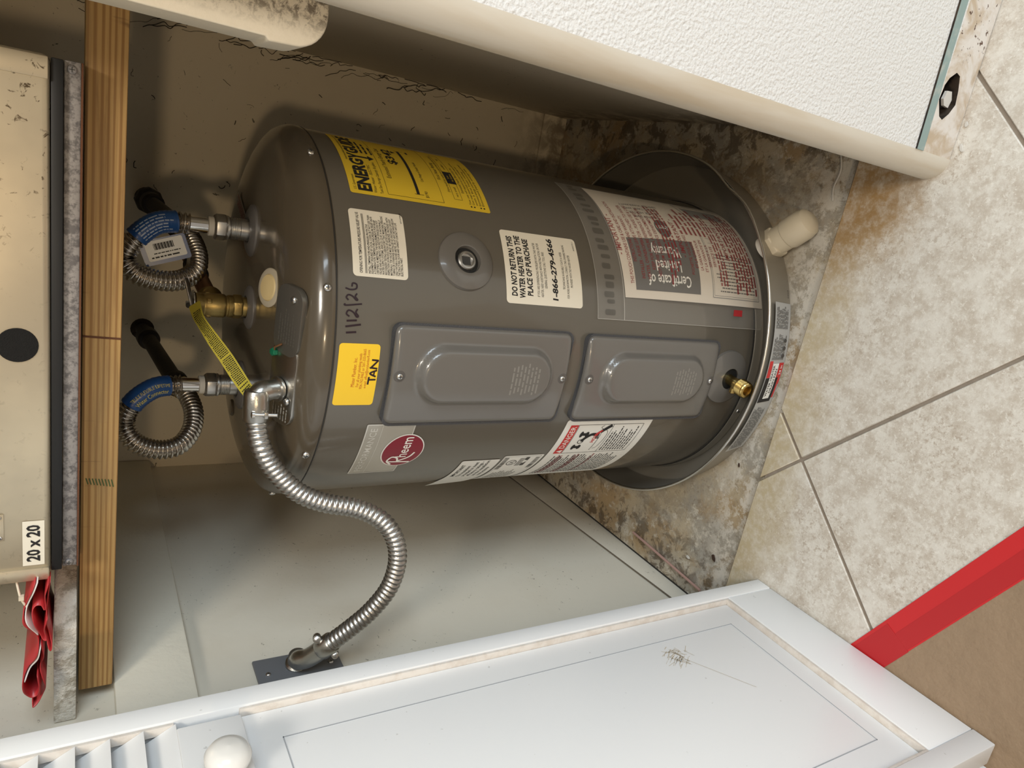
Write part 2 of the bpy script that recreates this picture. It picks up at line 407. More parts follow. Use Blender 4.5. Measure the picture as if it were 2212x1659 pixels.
# flat print: text and shapes are laid out in label units (u right, v up, metres) and wrapped on a surface
def text2d(s, size, bold=0.0, shear=0.0, sx=1.0, align='CENTER', spacing=1.0, res=2):
    c = bpy.data.curves.new('t', 'FONT'); c.body = s; c.size = size; c.offset = bold*size; c.shear = shear
    c.align_x = align; c.space_character = spacing; c.resolution_u = res; c.fill_mode = 'FRONT'
    o = bpy.data.objects.new('t', c)
    me = bpy.data.meshes.new_from_object(o)
    vs = [(v.co.x*sx, v.co.y) for v in me.vertices]; fs = [tuple(p.vertices) for p in me.polygons]
    bpy.data.objects.remove(o); bpy.data.curves.remove(c); bpy.data.meshes.remove(me)
    return vs, fs
def text_w(vs): return (max(v[0] for v in vs)-min(v[0] for v in vs)) if vs else 0
class Print:
    """collects flat marks in label space, then wraps them with fn(u, v, h)"""
    def __init__(s, rot=0.0, org=(0, 0)): s.v = []; s.f = []; s.rot = rot; s.org = org
    def _p(s, u, v):
        c, q = math.cos(s.rot), math.sin(s.rot); return (s.org[0]+u*c-v*q, s.org[1]+u*q+v*c)
    def raw(s, vs, fs):
        o = len(s.v); s.v += [s._p(*a) for a in vs]; s.f += [tuple(i+o for i in f) for f in fs]; return s
    def text(s, t, u, v, size, fit=None, **k):
        vs, fs = text2d(t, size, **k)
        if fit and vs:
            al = k.get('align', 'CENTER'); W = text_w(vs); g = fit/W
            vs = [(a*g, b) for a, b in vs]
        return s.raw([(a+u, b+v) for a, b in vs], fs)
    def grid(s, u0, v0, u1, v1, nu, nv):
        for j in range(nv): s.rect(u0, v0+(v1-v0)*j/nv, u1, v0+(v1-v0)*(j+1)/nv, nu)
        return s
    def rect(s, u0, v0, u1, v1, nseg=1):
        for i in range(nseg):
            a = u0+(u1-u0)*i/nseg; b = u0+(u1-u0)*(i+1)/nseg
            s.raw([(a, v0), (b, v0), (b, v1), (a, v1)], [(0, 1, 2, 3)])
        return s
    def line(s, a, b, w, nseg=1):
        a = Vector(a); b = Vector(b); d = (b-a).normalized(); q = Vector((-d.y, d.x))*w/2
        for i in range(nseg):
            p0 = a.lerp(b, i/nseg); p1 = a.lerp(b, (i+1)/nseg)
            s.raw([tuple(p0-q), tuple(p1-q), tuple(p1+q), tuple(p0+q)], [(0, 1, 2, 3)])
        return s
    def frame(s, u0, v0, u1, v1, w, nseg=6):
        s.line((u0, v0), (u1, v0), w, nseg); s.line((u0, v1), (u1, v1), w, nseg); s.line((u0, v0), (u0, v1), w, nseg); s.line((u1, v0), (u1, v1), w, nseg); return s
    def poly(s, pts): return s.raw(pts, [tuple(range(len(pts)))])
    def ring(s, cu, cv, a, b, w, k=36):
        o = ellipse(cu, cv, a, b, k); i = ellipse(cu, cv, a-w, b-w, k)
        return s.raw(o+i, [(j, (j+1) % k, k+(j+1) % k, k+j) for j in range(k)])
    def stroke(s, pts, w, per=5):
        P = catmull([(a, b, 0) for a, b in pts], per) if len(pts) > 2 else [Vector((a, b, 0)) for a, b in pts]
        L = []; Rr = []
        for i, p in enumerate(P):
            d = (P[min(i+1, len(P)-1)]-P[max(i-1, 0)]).normalized(); q = Vector((-d.y, d.x, 0))*w/2
            L.append(tuple((p+q)[:2])); Rr.append(tuple((p-q)[:2]))
        k = len(P); return s.raw(L+Rr, [(k+i, k+i+1, i+1, i) for i in range(k-1)])
    def greek(s, u0, u1, v, h, seed=0, ragged=0.0):
        """a line of print too small to read: a row of little word-long dashes"""
        rr = random.Random(seed); u = u0; end = u1-(u1-u0)*ragged*rr.random()
        while u < end:
            wl = min(rr.uniform(1.2, 5.0)*h, end-u)
            if wl > h*0.4: s.rect(u, v, u+wl, v+h)
            u += wl+h*0.7
        return s
    def build(s, name, mt, fn, h, parent):
        if not s.v: return None
        me = bpy.data.meshes.new(name); me.from_pydata([tuple(fn(u, v, h)) for u, v in s.v], [], s.f)
        me.materials.append(MATS[mt]); o = bpy.data.objects.new(name, me); COL.objects.link(o); o.parent = parent
        return o
HR = 0.2542
def on_cyl(th_mid, z_mid, rad=HR, cx=0.0, cy=0.0):
    t0 = R(th_mid)
    def fn(u, v, h):
        t = t0+u/rad; r = rad+h; return (cx+r*math.cos(t), cy+r*math.sin(t), z_mid+v)
    return fn
def on_plane(origin, ux, vx):
    o = Vector(origin); ux = Vector(ux).normalized(); vx = Vector(vx).normalized(); nx = ux.cross(vx)
    return lambda u, v, h: tuple(o+ux*u+vx*v+nx*h)
def sheet(name, mt, fn, u0, v0, u1, v1, r, h, parent, nu=16, nv=1, hfun=None, label=None, thick=0.0):
    """a label: rounded-corner sheet subdivided along u so that it follows the surface"""
    us = [u0+(u1-u0)*i/nu for i in range(nu+1)]
    # rounded corners: v limits narrowed near the two ends
    vs = []; fs = []
    ends = sorted(set(us+([u0+r*(1-math.cos(R(a))) for a in (0, 22, 45, 67, 90)]+[u1-r*(1-math.cos(R(a))) for a in (0, 22, 45, 67, 90)] if r else [])))
    for u in ends:
        e = min(u-u0, u1-u); ins = 0.0
        if r and e < r: ins = r-math.sqrt(max(0, r*r-(r-e)**2))
        for j in range(nv+1):
            v = v0+ins+(v1-v0-2*ins)*j/nv
            vs.append(fn(u, v, h+(hfun(u, v) if hfun else 0)))
    k = nv+1
    for i in range(len(ends)-1):
        for j in range(nv): fs.append((i*k+j, (i+1)*k+j, (i+1)*k+j+1, i*k+j+1))
    me = bpy.data.meshes.new(name); me.from_pydata(vs, [], fs); me.materials.append(MATS[mt])
    for p in me.polygons: p.use_smooth = True
    o = bpy.data.objects.new(name, me); COL.objects.link(o); o.parent = parent
    if thick:
        md = o.modifiers.new('solid', 'SOLIDIFY'); md.thickness = thick; md.offset = 1
    if label: o['label'] = label
    return o
SCREW = {}
def screw(parent, pos, nrm, r=0.005, mt='screw_metal', name='screw'):
    key = (round(r, 4), mt)
    if key not in SCREW:
        b = MB().lathe([(r, 0), (r, r*0.25), (r*0.8, r*0.55), (r*0.45, r*0.68), (0.0, r*0.72)], 16)
        o = b.build(name, mt, parent, smooth=True); SCREW[key] = o.data
        s2 = MB().box((-r*0.55, -r*0.1, r*0.62), (r*0.55, r*0.1, r*0.76)).box((-r*0.1, -r*0.55, r*0.62), (r*0.1, r*0.55, r*0.76))
        q = s2.build('slot', 'screw_slot', o); SCREW[key, 's'] = q.data
    else:
        o = bpy.data.objects.new(name, SCREW[key]); COL.objects.link(o); o.parent = parent
        md = o.modifiers.new('edge', 'EDGE_SPLIT'); md.split_angle = R(38)
        q = bpy.data.objects.new('slot', SCREW[key, 's']); COL.objects.link(q); q.parent = o
    o.matrix_local = frame(pos, nrm); return o

# ================================================================== the setting
XL, XR, YB = -0.4426, 0.398, 0.4615
ZC = -0.010                      # bare slab inside the closet; tile tops are at z = 0
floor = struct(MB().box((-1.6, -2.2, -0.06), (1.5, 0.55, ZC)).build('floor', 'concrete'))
floor['label'] = 'bare stained concrete slab and diagonal beige floor tiles'
bed = MB().box((-1.5, -2.1, ZC), (1.4, -0.328, -0.0025)).build('grout_bed', 'grout', floor)
# diagonal 457 mm tiles, cut along the closet opening
def clip(poly, n, d):
    out = []
    for i in range(len(poly)):
        a, b = poly[i], poly[(i+1) % len(poly)]
        da = a[0]*n[0]+a[1]*n[1]-d; db = b[0]*n[0]+b[1]*n[1]-d
        if da <= 0: out.append(a)
        if da*db < 0:
            t = da/(da-db); out.append((a[0]+(b[0]-a[0])*t, a[1]+(b[1]-a[1])*t))
    return out
S2 = math.sqrt(0.5); U0, V0, TS, G = -0.341, 0.2008, 0.4535, 0.0024
rr = random.Random(3)
for i in range(-6, 3):
    for j in range(-6, 5):
        u0, v0 = U0+i*TS+G, V0+j*TS+G; u1, v1 = U0+(i+1)*TS-G, V0+(j+1)*TS-G
        P = [((u+v)*S2, (u-v)*S2) for u, v in ((u0, v0), (u0, v1), (u1, v1), (u1, v0))]
        P = clip(P, (0.02, 1), -0.3235); 
        for nn, dd in (((1, 0), 1.4), ((-1, 0), 1.5), ((0, -1), 2.1)):
            if P: P = clip(P, nn, dd)
        if len(P) < 3: continue
        ar = abs(sum(P[k][0]*P[(k+1) % len(P)][1]-P[(k+1) % len(P)][0]*P[k][1] for k in range(len(P))))/2
        if ar < 0.0008: continue
        if P[0][0]*(P[1][1]-P[2][1])+P[1][0]*(P[2][1]-P[0][1])+P[2][0]*(P[0][1]-P[1][1]) < 0: P.reverse()
        dz = rr.uniform(-0.0004, 0.0004)
        MB().prism(P, lambda a, b, h: (a, b, h), ZC+0.001, dz).build('tile', 'tile_glaze', floor, bevel=0.0012, bseg=1)

H = 2.3
wb = struct(MB().box((XL-0.1, YB, ZC), (XR+0.1, YB+0.08, H)).build('wall_back', 'closet_paint'))
wb['label'] = 'cream painted back wall of the closet, dirty'
MB().box((XL, YB-0.006, ZC), (XR, YB, 0.052)).build('base_board', 'closet_paint', wb, bevel=0.001)
wl = struct(MB().box((XL-0.1, -0.36, ZC), (XL, YB, H)).build('wall_left', 'side_paint'))
wl['label'] = 'off white left wall of the closet'
bl = struct(MB().prism([(YB, ZC), (YB, 0.073), (0.302, 0.070), (-0.218, 0.030), (-0.33, 0.022), (-0.33, ZC)],
                lambda a, b, h: (XL+h, a, b), 0.0, 0.0035).build('baseboard_left', 'side_paint', bevel=0.0008))
bl['label'] = 'thin off white skirting strip at the foot of the left wall'
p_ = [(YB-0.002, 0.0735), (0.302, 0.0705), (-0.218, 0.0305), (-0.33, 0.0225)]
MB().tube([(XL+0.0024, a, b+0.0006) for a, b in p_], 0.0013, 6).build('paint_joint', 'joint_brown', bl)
MB().box((XL+0.0036, -0.325, ZC), (XL+0.0065, YB-0.007, ZC+0.0006)).build('gap_shadow_strip', 'seam_dark', floor)  # thin dark strip painting the shadow in the gap along the left wall
ledger = struct(MB().box((XL, -0.34, 0.836), (XL+0.017, YB-0.002, 0.924)).build('trim_1', 'ledger_paint', bevel=0.0025))
ledger['label'] = 'white painted ledger board screwed to the left closet wall'
# right wall and the drywall return with a rounded (bullnose) corner
wr = struct(MB().box((XR, -0.40, ZC), (XR+0.1, YB, H)).build('wall_right', 'closet_paint'))
wr['label'] = 'dim cream right wall of the closet'
rb = 0.027
def bull_pts(r=rb, k=10): return [(0.3605+r*math.cos(R(a)), -0.434+r*math.sin(R(a))) for a in [270-i*180/k for i in range(k+1)]]
bp = bull_pts()
wf = struct(MB().box((0.3605, -0.461, 0.0675), (1.30, -0.407, H)).build('wall_front', 'drywall_white'))
wf['label'] = 'white textured drywall beside the closet opening'
MB().prism(bp, lambda a, b, h: (a, b, h), 0.0, H).build('rounded_corner', 'bullnose_paint', wf, smooth=True)
# lower strip where the skirting was torn off: teal paint line, plaster, a hole
hole = [(0.418+0.030*math.cos(R(a))*f+0.012, 0.046+0.018*math.sin(R(a))*g) for a, f, g in
        ((0, .9, 1), (35, .75, 1.1), (70, .9, 1.0), (110, .8, 1.15), (150, 1.0, .9), (180, .95, 1), (215, .8, 1.0), (250, .7, 1.1), (290, .85, .9), (325, 1.0, .85))]
# strip with the hole cut through: fan of quads between hole and rectangle
sv = []; sf = []
x0, x1, z0, z1 = 0.3605, 1.30, 0.001, 0.0665
k = len(hole); cxh = sum(p[0] for p in hole)/k; czh = sum(p[1] for p in hole)/k
box_x0, box_x1 = 0.372, 0.498
outer = []
for hx, hz in hole:
    dx, dz = hx-cxh, hz-czh
    t = min((((box_x1-cxh)/dx) if dx > 0 else ((box_x0-cxh)/dx)) if abs(dx) > 1e-6 else 9e9, (((z1-czh)/dz) if dz > 0 else ((z0-czh)/dz)) if abs(dz) > 1e-6 else 9e9)
    outer.append((cxh+dx*t, czh+dz*t))
ys = -0.4600
strip = MB()
for yy in (ys,):
    strip.add([(a, yy, b) for a, b in hole]+[(a, yy, b) for a, b in outer], [(i, (i+1) % k, k+(i+1) % k, k+i) for i in range(k)])
    for (cxx, czz) in ((box_x0, z0), (box_x1, z0), (box_x1, z1), (box_x0, z1)):
        best = sorted(range(k), key=lambda i: (outer[i][0]-cxx)**2+(outer[i][1]-czz)**2)[:2]
        strip.add([(cxx, yy, czz), (outer[best[0]][0], yy, outer[best[0]][1]), (outer[best[1]][0], yy, outer[best[1]][1])], [(0, 1, 2)])
    strip.add([(x0, yy, z0), (box_x0, yy, z0), (box_x0, yy, z1), (x0, yy, z1)], [(0, 1, 2, 3)])
    strip.add([(box_x1, yy, z0), (x1, yy, z0), (x1, yy, z1), (box_x1, yy, z1)], [(0, 1, 2, 3)])
tunnel = MB().add([(a, ys, b) for a, b in hole]+[(a+(a-cxh)*0.15, ys+0.03, b+(b-czh)*0.15) for a, b in hole], [(i, (i+1) % k, k+(i+1) % k, k+i) for i in range(k)])
strip.build('plaster_strip', 'plaster_strip', wf); tunnel.build('hole_side', 'cavity', wf)
MB().box((0.3625, ys+0.03, 0.001), (1.30, -0.407, 0.0675)).build('wall_core', 'cavity', wf)  # dark colour puts the shade inside the hole into this shallow backing
MB().prism([(0.3605, 0.0672), (0.3605, 0.0825), (0.46, 0.0855), (1.3, 0.112), (1.3, 0.088), (0.46, 0.0712)][::1], lambda a, b, h: (a, h, b), -0.4614, -0.4622).build('teal_line', 'teal_paint', wf)
MB().prism([(0.3605, 0.0825), (0.3605, 0.0838), (0.46, 0.0872), (1.3, 0.1142), (1.3, 0.112), (0.46, 0.0855)], lambda a, b, h: (a, h, b), -0.4612, -0.4626).build('torn_paint_edge', 'cavity', wf)
MB().prism([(0.418, 0.034), (0.428, 0.031), (0.437, 0.036), (0.436, 0.046), (0.426, 0.049), (0.419, 0.044)], lambda a, b, h: (a, h, b), -0.452, -0.4555).build('plaster_chip', 'paint_chip', wf)
# rounded, mouldy jamb end above the heater
jz0 = 0.797; jo = [(0.397, jz0+0.003), (0.345, jz0+0.001)]
for i in range(9):
    a = R(270-i*11.25); jo.append((0.3295+0.025*math.cos(a), jz0+0.026+0.025*math.sin(a)))
jo += [(0.3035, 0.842), (0.3065, 0.844), (0.3065, 1.5), (0.397, 1.5)]
jamb = struct(MB().prism(jo[::-1], lambda a, b, h: (a, h, b), -0.335, -0.392).build('trim_2', 'jamb_dirty', bevel=0.008, bseg=4))
jamb['label'] = 'mouldy white jamb end with rounded bottom, above the heater on the right'
wfl = struct(MB().box((-1.5, -0.461, 0.0), (XL, -0.361, H)).build('wall_front_left', 'drywall_white'))
wfl['label'] = 'white drywall left of the closet opening, behind the folded door'
ceil = struct(MB().box((XL-0.1, -0.46, H), (1.3, YB+0.08, H+0.05)).build('ceiling', 'drywall_white'))

# ------------------------------------------------------------------ bifold door, folded open against the left
DX = -0.317; DT = 0.030; DY0, DY1 = -0.375, -0.7495; DZ1 = 2.02; DZ0 = 0.004
door = bpy.data.objects.new('door_1', None); COL.objects.link(door); struct(door)
door['label'] = 'white louvred bifold door leaf folded open on the left'
def dbox(name, y0, z0, y1, z1, xa=0.0, xb=-DT, mt='door_white', bev=0.0015):
    return MB().box((DX+xb, min(y0, y1), z0), (DX+xa, max(y0, y1), z1)).build(name, mt, door, bevel=bev)
dbox('stile', DY0, DZ0, -0.4005, DZ1); dbox('stile', DY1, DZ0, -0.722, DZ1)
dbox('bottom_rail', -0.4010, DZ0, -0.7215, 0.103, xa=-0.0008); dbox('middle_rail', -0.4135, 0.8245, -0.709, 0.883, xa=0.0015)
dbox('top_rail', -0.4010, 1.92, -0.7215, DZ1, xa=-0.001)
# sides of the frame, their shade painted in as tan, around the recessed panel and the louvres
for nm, a in (('panel_stop', (-0.401, 0.104, -0.4045, 0.8238)), ('panel_stop', (-0.7215, 0.104, -0.718, 0.8238)), ('louvre_stop', (-0.401, 0.884, -0.4045, 1.919)), ('louvre_stop', (-0.7215, 0.884, -0.718, 1.919))):
    dbox(nm, *a, xa=-0.002, xb=-0.012, mt='door_edge_shaded', bev=0.0006)
dbox('panel_stop', -0.4045, 0.1035, -0.718, 0.108, xa=-0.002, xb=-0.012, mt='door_edge_shaded', bev=0.0006)
pn = dbox('panel', -0.4045, 0.108, -0.718, 0.824, xa=-0.010, xb=-0.022)
g = MB()
for a, b, c_, d in ((-0.445, 0.142, -0.4462, 0.79), (-0.680, 0.142, -0.6812, 0.79), (-0.445, 0.142, -0.6812, 0.1432), (-0.445, 0.789, -0.6812, 0.7902)):
    g.box((DX-0.0103, min(a, c_), b), (DX-0.0096, max(a, c_), d))
g.build('panel_groove', 'groove', pn)
slat = None
zz = 0.896
while zz < 1.91:
    if slat is None:
        slat = MB().prism([(-0.0002, -0.0135), (0.0035, -0.0135), (-0.0145, 0.0150), (-0.0182, 0.0150)], lambda a, b, h: (a, h, b), -0.4045, -0.718).build('louvre_slat', 'door_white', door, bevel=0.0008)
        sl = slat
    else:
        sl = bpy.data.objects.new('louvre_slat', slat.data); COL.objects.link(sl); sl.parent = door
        md = sl.modifiers.new('edge', 'EDGE_SPLIT'); md.split_angle = R(38)
    sl.location = (DX-0.004, 0, zz); zz += 0.0275
kn = MB().lathe([(0.008, 0), (0.0085, 0.006), (0.0095, 0.010), (0.015, 0.013), (0.0195, 0.019), (0.0200, 0.025), (0.0165, 0.031), (0.010, 0.0340), (0, 0.0350)], 32, frame((DX+0.0015, -0.486, 0.8500), (1, 0, 0))).build('knob', 'knob_white', door, smooth=True)
# scuffs on the panel (dry smear of glue)
sm = Print()
for k_ in range(64):
    a = random.Random(100+k_); u = a.gauss(0, 0.0085); v = a.gauss(0, 0.0095); ln = a.uniform(0.004, 0.016); an = a.choice((1.0, 1.2, -0.6))+a.uniform(-.2, .2)
    sm.line((u, v), (u+ln*math.cos(an), v+ln*math.sin(an)), a.uniform(0.0003, 0.0008))
sm.line((-0.012, 0.016), (0.004, -0.016), 0.0005); sm.line((0.010, -0.006), (0.085, -0.062), 0.0005)
mat('scuff', (0.50, 0.42, 0.30), 0.8)
sm.build('scuff_mark', 'scuff', on_plane((DX-0.010, -0.475, 0.282), (0, -1, 0), (0, 0, 1)), -0.0004, pn)
# the other leaf folded behind it
leaf = struct(MB().box((DX-DT-0.034, -0.752, 0.004), (DX-DT-0.004, -0.378, DZ1)).build('door_2', 'door_white', bevel=0.002))
leaf['label'] = 'second white door leaf folded behind the first'

# ================================================================== water heater
wh = thing('water_heater', 'squat brown-grey electric water heater standing in the round drain pan', 'water heater')
HB, HS = -0.004, 0.7195
MB().lathe([(HR, 0.016), (HR, HS)], 128).build('tank_jacket', 'heater_paint', wh, smooth=True)
MB().lathe([(0.0, HB), (HR+0.002, HB), (HR+0.0024, 0.012), (HR+0.0012, 0.0145), (HR-0.001, 0.016)], 128).build('base_ring', 'pan_metal', wh, smooth=True)
prof = [(HR-0.002, 0.712), (HR+0.0012, 0.7192), (HR+0.0016, 0.7205), (HR+0.0014, 0.728), (0.2535, 0.734), (0.2495, 0.7405), (0.242, 0.7465), (0.231, 0.7525), (0.218, 0.758), (0.203, 0.7622), (0.186, 0.7648), (0.165, 0.766), (0.10, 0.7675), (0, 0.768)]
MB().lathe(prof, 128).build('top_cap', 'cap_paint_shaded', wh, smooth=True)
MB().lathe([(HR+0.0004, 0.7172), (HR+0.0014, 0.7176), (HR+0.0014, 0.7194), (HR+0.0004, 0.7196)], 128).build('cap_seam', 'seam_dark', wh, smooth=True)
MB().lathe([(HR+0.0003, 0.0152), (HR+0.0016, 0.0155), (HR+0.0016, 0.0180), (HR+0.0003, 0.0184)], 128).build('base_seam', 'seam_dark', wh, smooth=True)
def cyl_pt(th, z, h=0.0): t = R(th); return ((HR+h)*math.cos(t), (HR+h)*math.sin(t), z)
def cyl_n(th): return (math.cos(R(th)), math.sin(R(th)), 0)
for th in (-28, -70.1, -118.7, -160): screw(wh, cyl_pt(th, 0.729, 0.001), cyl_n(th), 0.0048)
screw(wh, cyl_pt(-105.4, 0.006, 0.002), cyl_n(-105.4), 0.0042)

# element access panels with foam gasket and raised oblong pressing
def access_panel(thm, z0, z1, lab):
    fn = on_cyl(thm, (z0+z1)/2); hw = 0.0622; hh = (z1-z0)/2
    gb = MB(); pts = rrect(-hw-0.0035, -hh-0.0030, hw+0.0020, hh+0.0022, 0.011, 4)
    N = 4
    gs = MB().prism(pts, fn, 0.0005, 0.0088)
    ga = gs.build('foam_gasket', 'foam', wh)
    # height field of the cover
    nu, nv = 44, 84; vs = []; fs = []
    def sd(u, v, a, b):           # distance inside a stadium of half-width a, half-length b
        q = max(abs(v)-(b-a), 0.0); return a-math.hypot(u, q)
    def height(u, v):
        h = 0.0115
        s = sd(u-0.004, v-0.0, 0.0385, hh-0.028)
        t = max(0.0, min(1.0, s/0.010)); t = t*t*(3-2*t); h += 0.0115*t
        # rolled border
        e = min(hw-abs(u), hh-abs(v))
        if e < 0.005: h -= 0.0035*(1-e/0.005)**2
        return h
    us = [-hw+2*hw*i/nu for i in range(nu+1)]; vv = [-hh+2*hh*j/nv for j in range(nv+1)]
    rc = 0.010
    def corner(u, v):
        au, av = abs(u), abs(v)
        if au > hw-rc and av > hh-rc:
            dx, dy = au-(hw-rc), av-(hh-rc); L = max(dx, dy)/max(1e-9, math.hypot(dx, dy))
            au = hw-rc+dx*L; av = hh-rc+dy*L
        return math.copysign(au, u), math.copysign(av, v)
    for i, u in enumerate(us):
        for j, v in enumerate(vv):
            cu, cv = corner(u, v); vs.append(fn(cu, cv, height(u, v)))
    k = nv+1
    for i in range(nu):
        for j in range(nv): fs.append((i*k+j, (i+1)*k+j, (i+1)*k+j+1, i*k+j+1))
    b = [(i*k) for i in range(nu+1)]+[nu*k+j for j in range(1, k)]+[i*k+nv for i in range(nu-1, -1, -1)]+[j for j in range(nv-1, 0, -1)]
    o = len(vs)
    for idx in b:
        i, j = divmod(idx, k); cu, cv = corner(us[i], vv[j]); vs.append(fn(cu, cv, 0.004))
    for q in range(len(b)): fs.append((b[q], o+q, o+(q+1) % len(b), b[(q+1) % len(b)]))
    pb = MB(); pb.add(vs, fs)
    pn = pb.build('access_panel', 'panel_paint', wh, smooth=True, label=lab)
    pn.modifiers['edge'].split_angle = R(50)
    for s_ in (1, -1):
        screw(wh, fn(0.002, s_*(hh-0.009), 0.0115), cyl_n(thm), 0.0042)
        MB().lathe([(0.0075, 0), (0.0072, 0.0004), (0.0048, 0.0007)], 20, frame(fn(0.002, s_*(hh-0.009), 0.0112), cyl_n(thm))).build('screw_recess', 'ring_grey', wh, smooth=True)
    # pressed notice at the bottom of the oblong
    pr = Print()
    for i_ in range(8): pr.greek(-0.016+0.002*(i_ % 3), 0.024-0.003*(i_ % 2), -hh+0.094-0.0056*i_, 0.0024, 600+i_, 0.15)
    pr.build('pressed_notice', 'stamp_faint', fn, 0.0231, pn)
    return pn
access_panel(-92.2, 0.393, 0.6485, 'tall grey upper access cover')
access_panel(-92.4, 0.105, 0.3635, 'lower grey access cover')

# thermal-well / relief opening on the side
th0, z0 = -59.3, 0.5515
fr = frame(cyl_pt(th0, z0, -0.002), cyl_n(th0))
MB().lathe([(0.0385, 0.0), (0.0375, 0.004), (0.034, 0.0058), (0.0205, 0.0092), (0.0180, 0.0086), (0.0172, 0.0026)], 48, fr).build('opening_ring', 'panel_paint', wh, smooth=True)
MB().lathe([(0.0171, 0.0022), (0.0171, 0.0029)], 32, fr).build('opening_well', 'black_plastic', wh)
MB().lathe([(0.0126, 0.0024), (0.0126, 0.0056), (0.0112, 0.0072), (0.0092, 0.0074), (0.0084, 0.0038), (0, 0.0036)], 32, fr).build('pipe_plug', 'zinc', wh, smooth=True)
MB().box((-0.0056, -0.0056, 0.0036), (0.0056, 0.0056, 0.0041)).build('plug_socket', 'screw_slot', wh).matrix_local = fr

# ------------------------------------------------------------------ labels on the jacket
def lab(name, mt, th0, th1, z0, z1, r=0.003, h=0.0005, text=None):
    """th0 = left edge, th1 = right edge (degrees); returns sheet and its wrap function (origin lower left)"""
    fn0 = on_cyl(th0, z0); W = R(th1-th0)*HR; Hh = z1-z0
    s = sheet(name, mt, fn0, 0, 0, W, Hh, r, h, wh, nu=28, label=text)
    return s, fn0, W, Hh
# yellow energy cost label
s, fn, W, Hh = lab('energy_label', 'label_yellow', -41.9, -8.8, 0.500, 0.6915, 0.003, text='yellow energy cost label with black heading')
p = Print()
p.text('U.S. Government', 0.006, Hh-0.0085, 0.0052, fit=0.026, align='LEFT')
p.text('Federal law prohibits removal of this label before consumer purchase.', 0.062, Hh-0.0085, 0.0042, fit=0.078, align='LEFT')
p.text('ENERG', 0.005, Hh-0.0275, 0.0235, fit=0.062, bold=0.045, align='LEFT')
p.text('GUIDE', 0.0815, Hh-0.0275, 0.0235, fit=0.058, bold=0.045, align='LEFT')
p.poly([(0.0675, Hh-0.0108), (0.0715, Hh-0.0108), (0.0743, Hh-0.018), (0.0771, Hh-0.0108), (0.0811, Hh-0.0108), (0.0761, Hh-0.0225), (0.0761, Hh-0.0375), (0.0806, Hh-0.0375), (0.0743, Hh-0.0455), (0.068, Hh-0.0375), (0.0725, Hh-0.0375), (0.0725, Hh-0.0225)])
p.text('Water Heater - ELECTRIC', 0.005, Hh-0.0345, 0.0056, fit=0.052, align='LEFT')
p.text('Tank Size (Storage Capacity): 36 gallons', 0.005, Hh-0.0425, 0.0056, fit=0.060, align='LEFT')
for i_ in range(3): p.greek(0.086, 0.128-0.010*i_, Hh-0.034-0.0065*i_, 0.0028, 20+i_)
p.frame(0.006, Hh-0.1245, W-0.006, Hh-0.0485, 0.0005)
p.text('Estimated Yearly Energy Cost', 0.036, Hh-0.0595, 0.0085, fit=0.075, align='LEFT')
p.text('$342', 0.070, Hh-0.0765, 0.0165, fit=0.045, bold=0.03, align='LEFT')
p.poly([(0.106, Hh-0.0785), (0.114, Hh-0.0785), (0.110, Hh-0.0855)])
p.rect(0.014, Hh-0.0925, 0.118, Hh-0.0885, 20); p.rect(0.0135, Hh-0.098, 0.0143, Hh-0.0855); p.rect(0.1175, Hh-0.098, 0.1183, Hh-0.0855)
p.text('$190', 0.010, Hh-0.1045, 0.0065, fit=0.011, align='LEFT'); p.greek(0.112, 0.120, Hh-0.1045, 0.0030, 9)
p.text('Cost Range of Similar Models', 0.040, Hh-0.1045, 0.0058, fit=0.046, align='LEFT')
p.text('First Hour Rating', 0.052, Hh-0.133, 0.0075, fit=0.044, align='LEFT')
p.text('(How much hot water you get in the first hour of use)', 0.028, Hh-0.1395, 0.0056, fit=0.095, align='LEFT')
p.frame(0.016, Hh-0.1535, W-0.016, Hh-0.142, 0.0005)
p.rect(0.047, Hh-0.1545, 0.0755, Hh-0.141, 6)
p.text('very small', 0.0305, Hh-0.1495, 0.0048); p.text('medium', 0.090, Hh-0.1495, 0.0048); p.text('high', 0.115, Hh-0.1495, 0.0048)
p.text('Estimated Yearly Electricity Use', 0.030, Hh-0.160, 0.0055, fit=0.06, align='LEFT')
for i_, tx in enumerate(('Your cost will depend on your utility rates and use.', 'Cost range based only on models of similar size', 'with a first hour rating.', 'Estimated energy cost based on a national average', 'Estimated yearly energy use.')):
    p.text(tx, 0.010, Hh-0.1655-0.0048*i_, 0.0044, fit=0.10-0.012*(i_ % 3), align='LEFT')
    if i_ != 2: p.poly(ellipse(0.0065, Hh-0.1642-0.0048*i_, 0.0013, 0.0013, 10))
p.build('print', 'ink', fn, 0.0008, s)
p = Print(); p.text('Low', 0.0613, Hh-0.1465, 0.0042); p.text('46 Gallons', 0.0613, Hh-0.1518, 0.0042); p.build('print_light', 'label_yellow', fn, 0.0011, s)
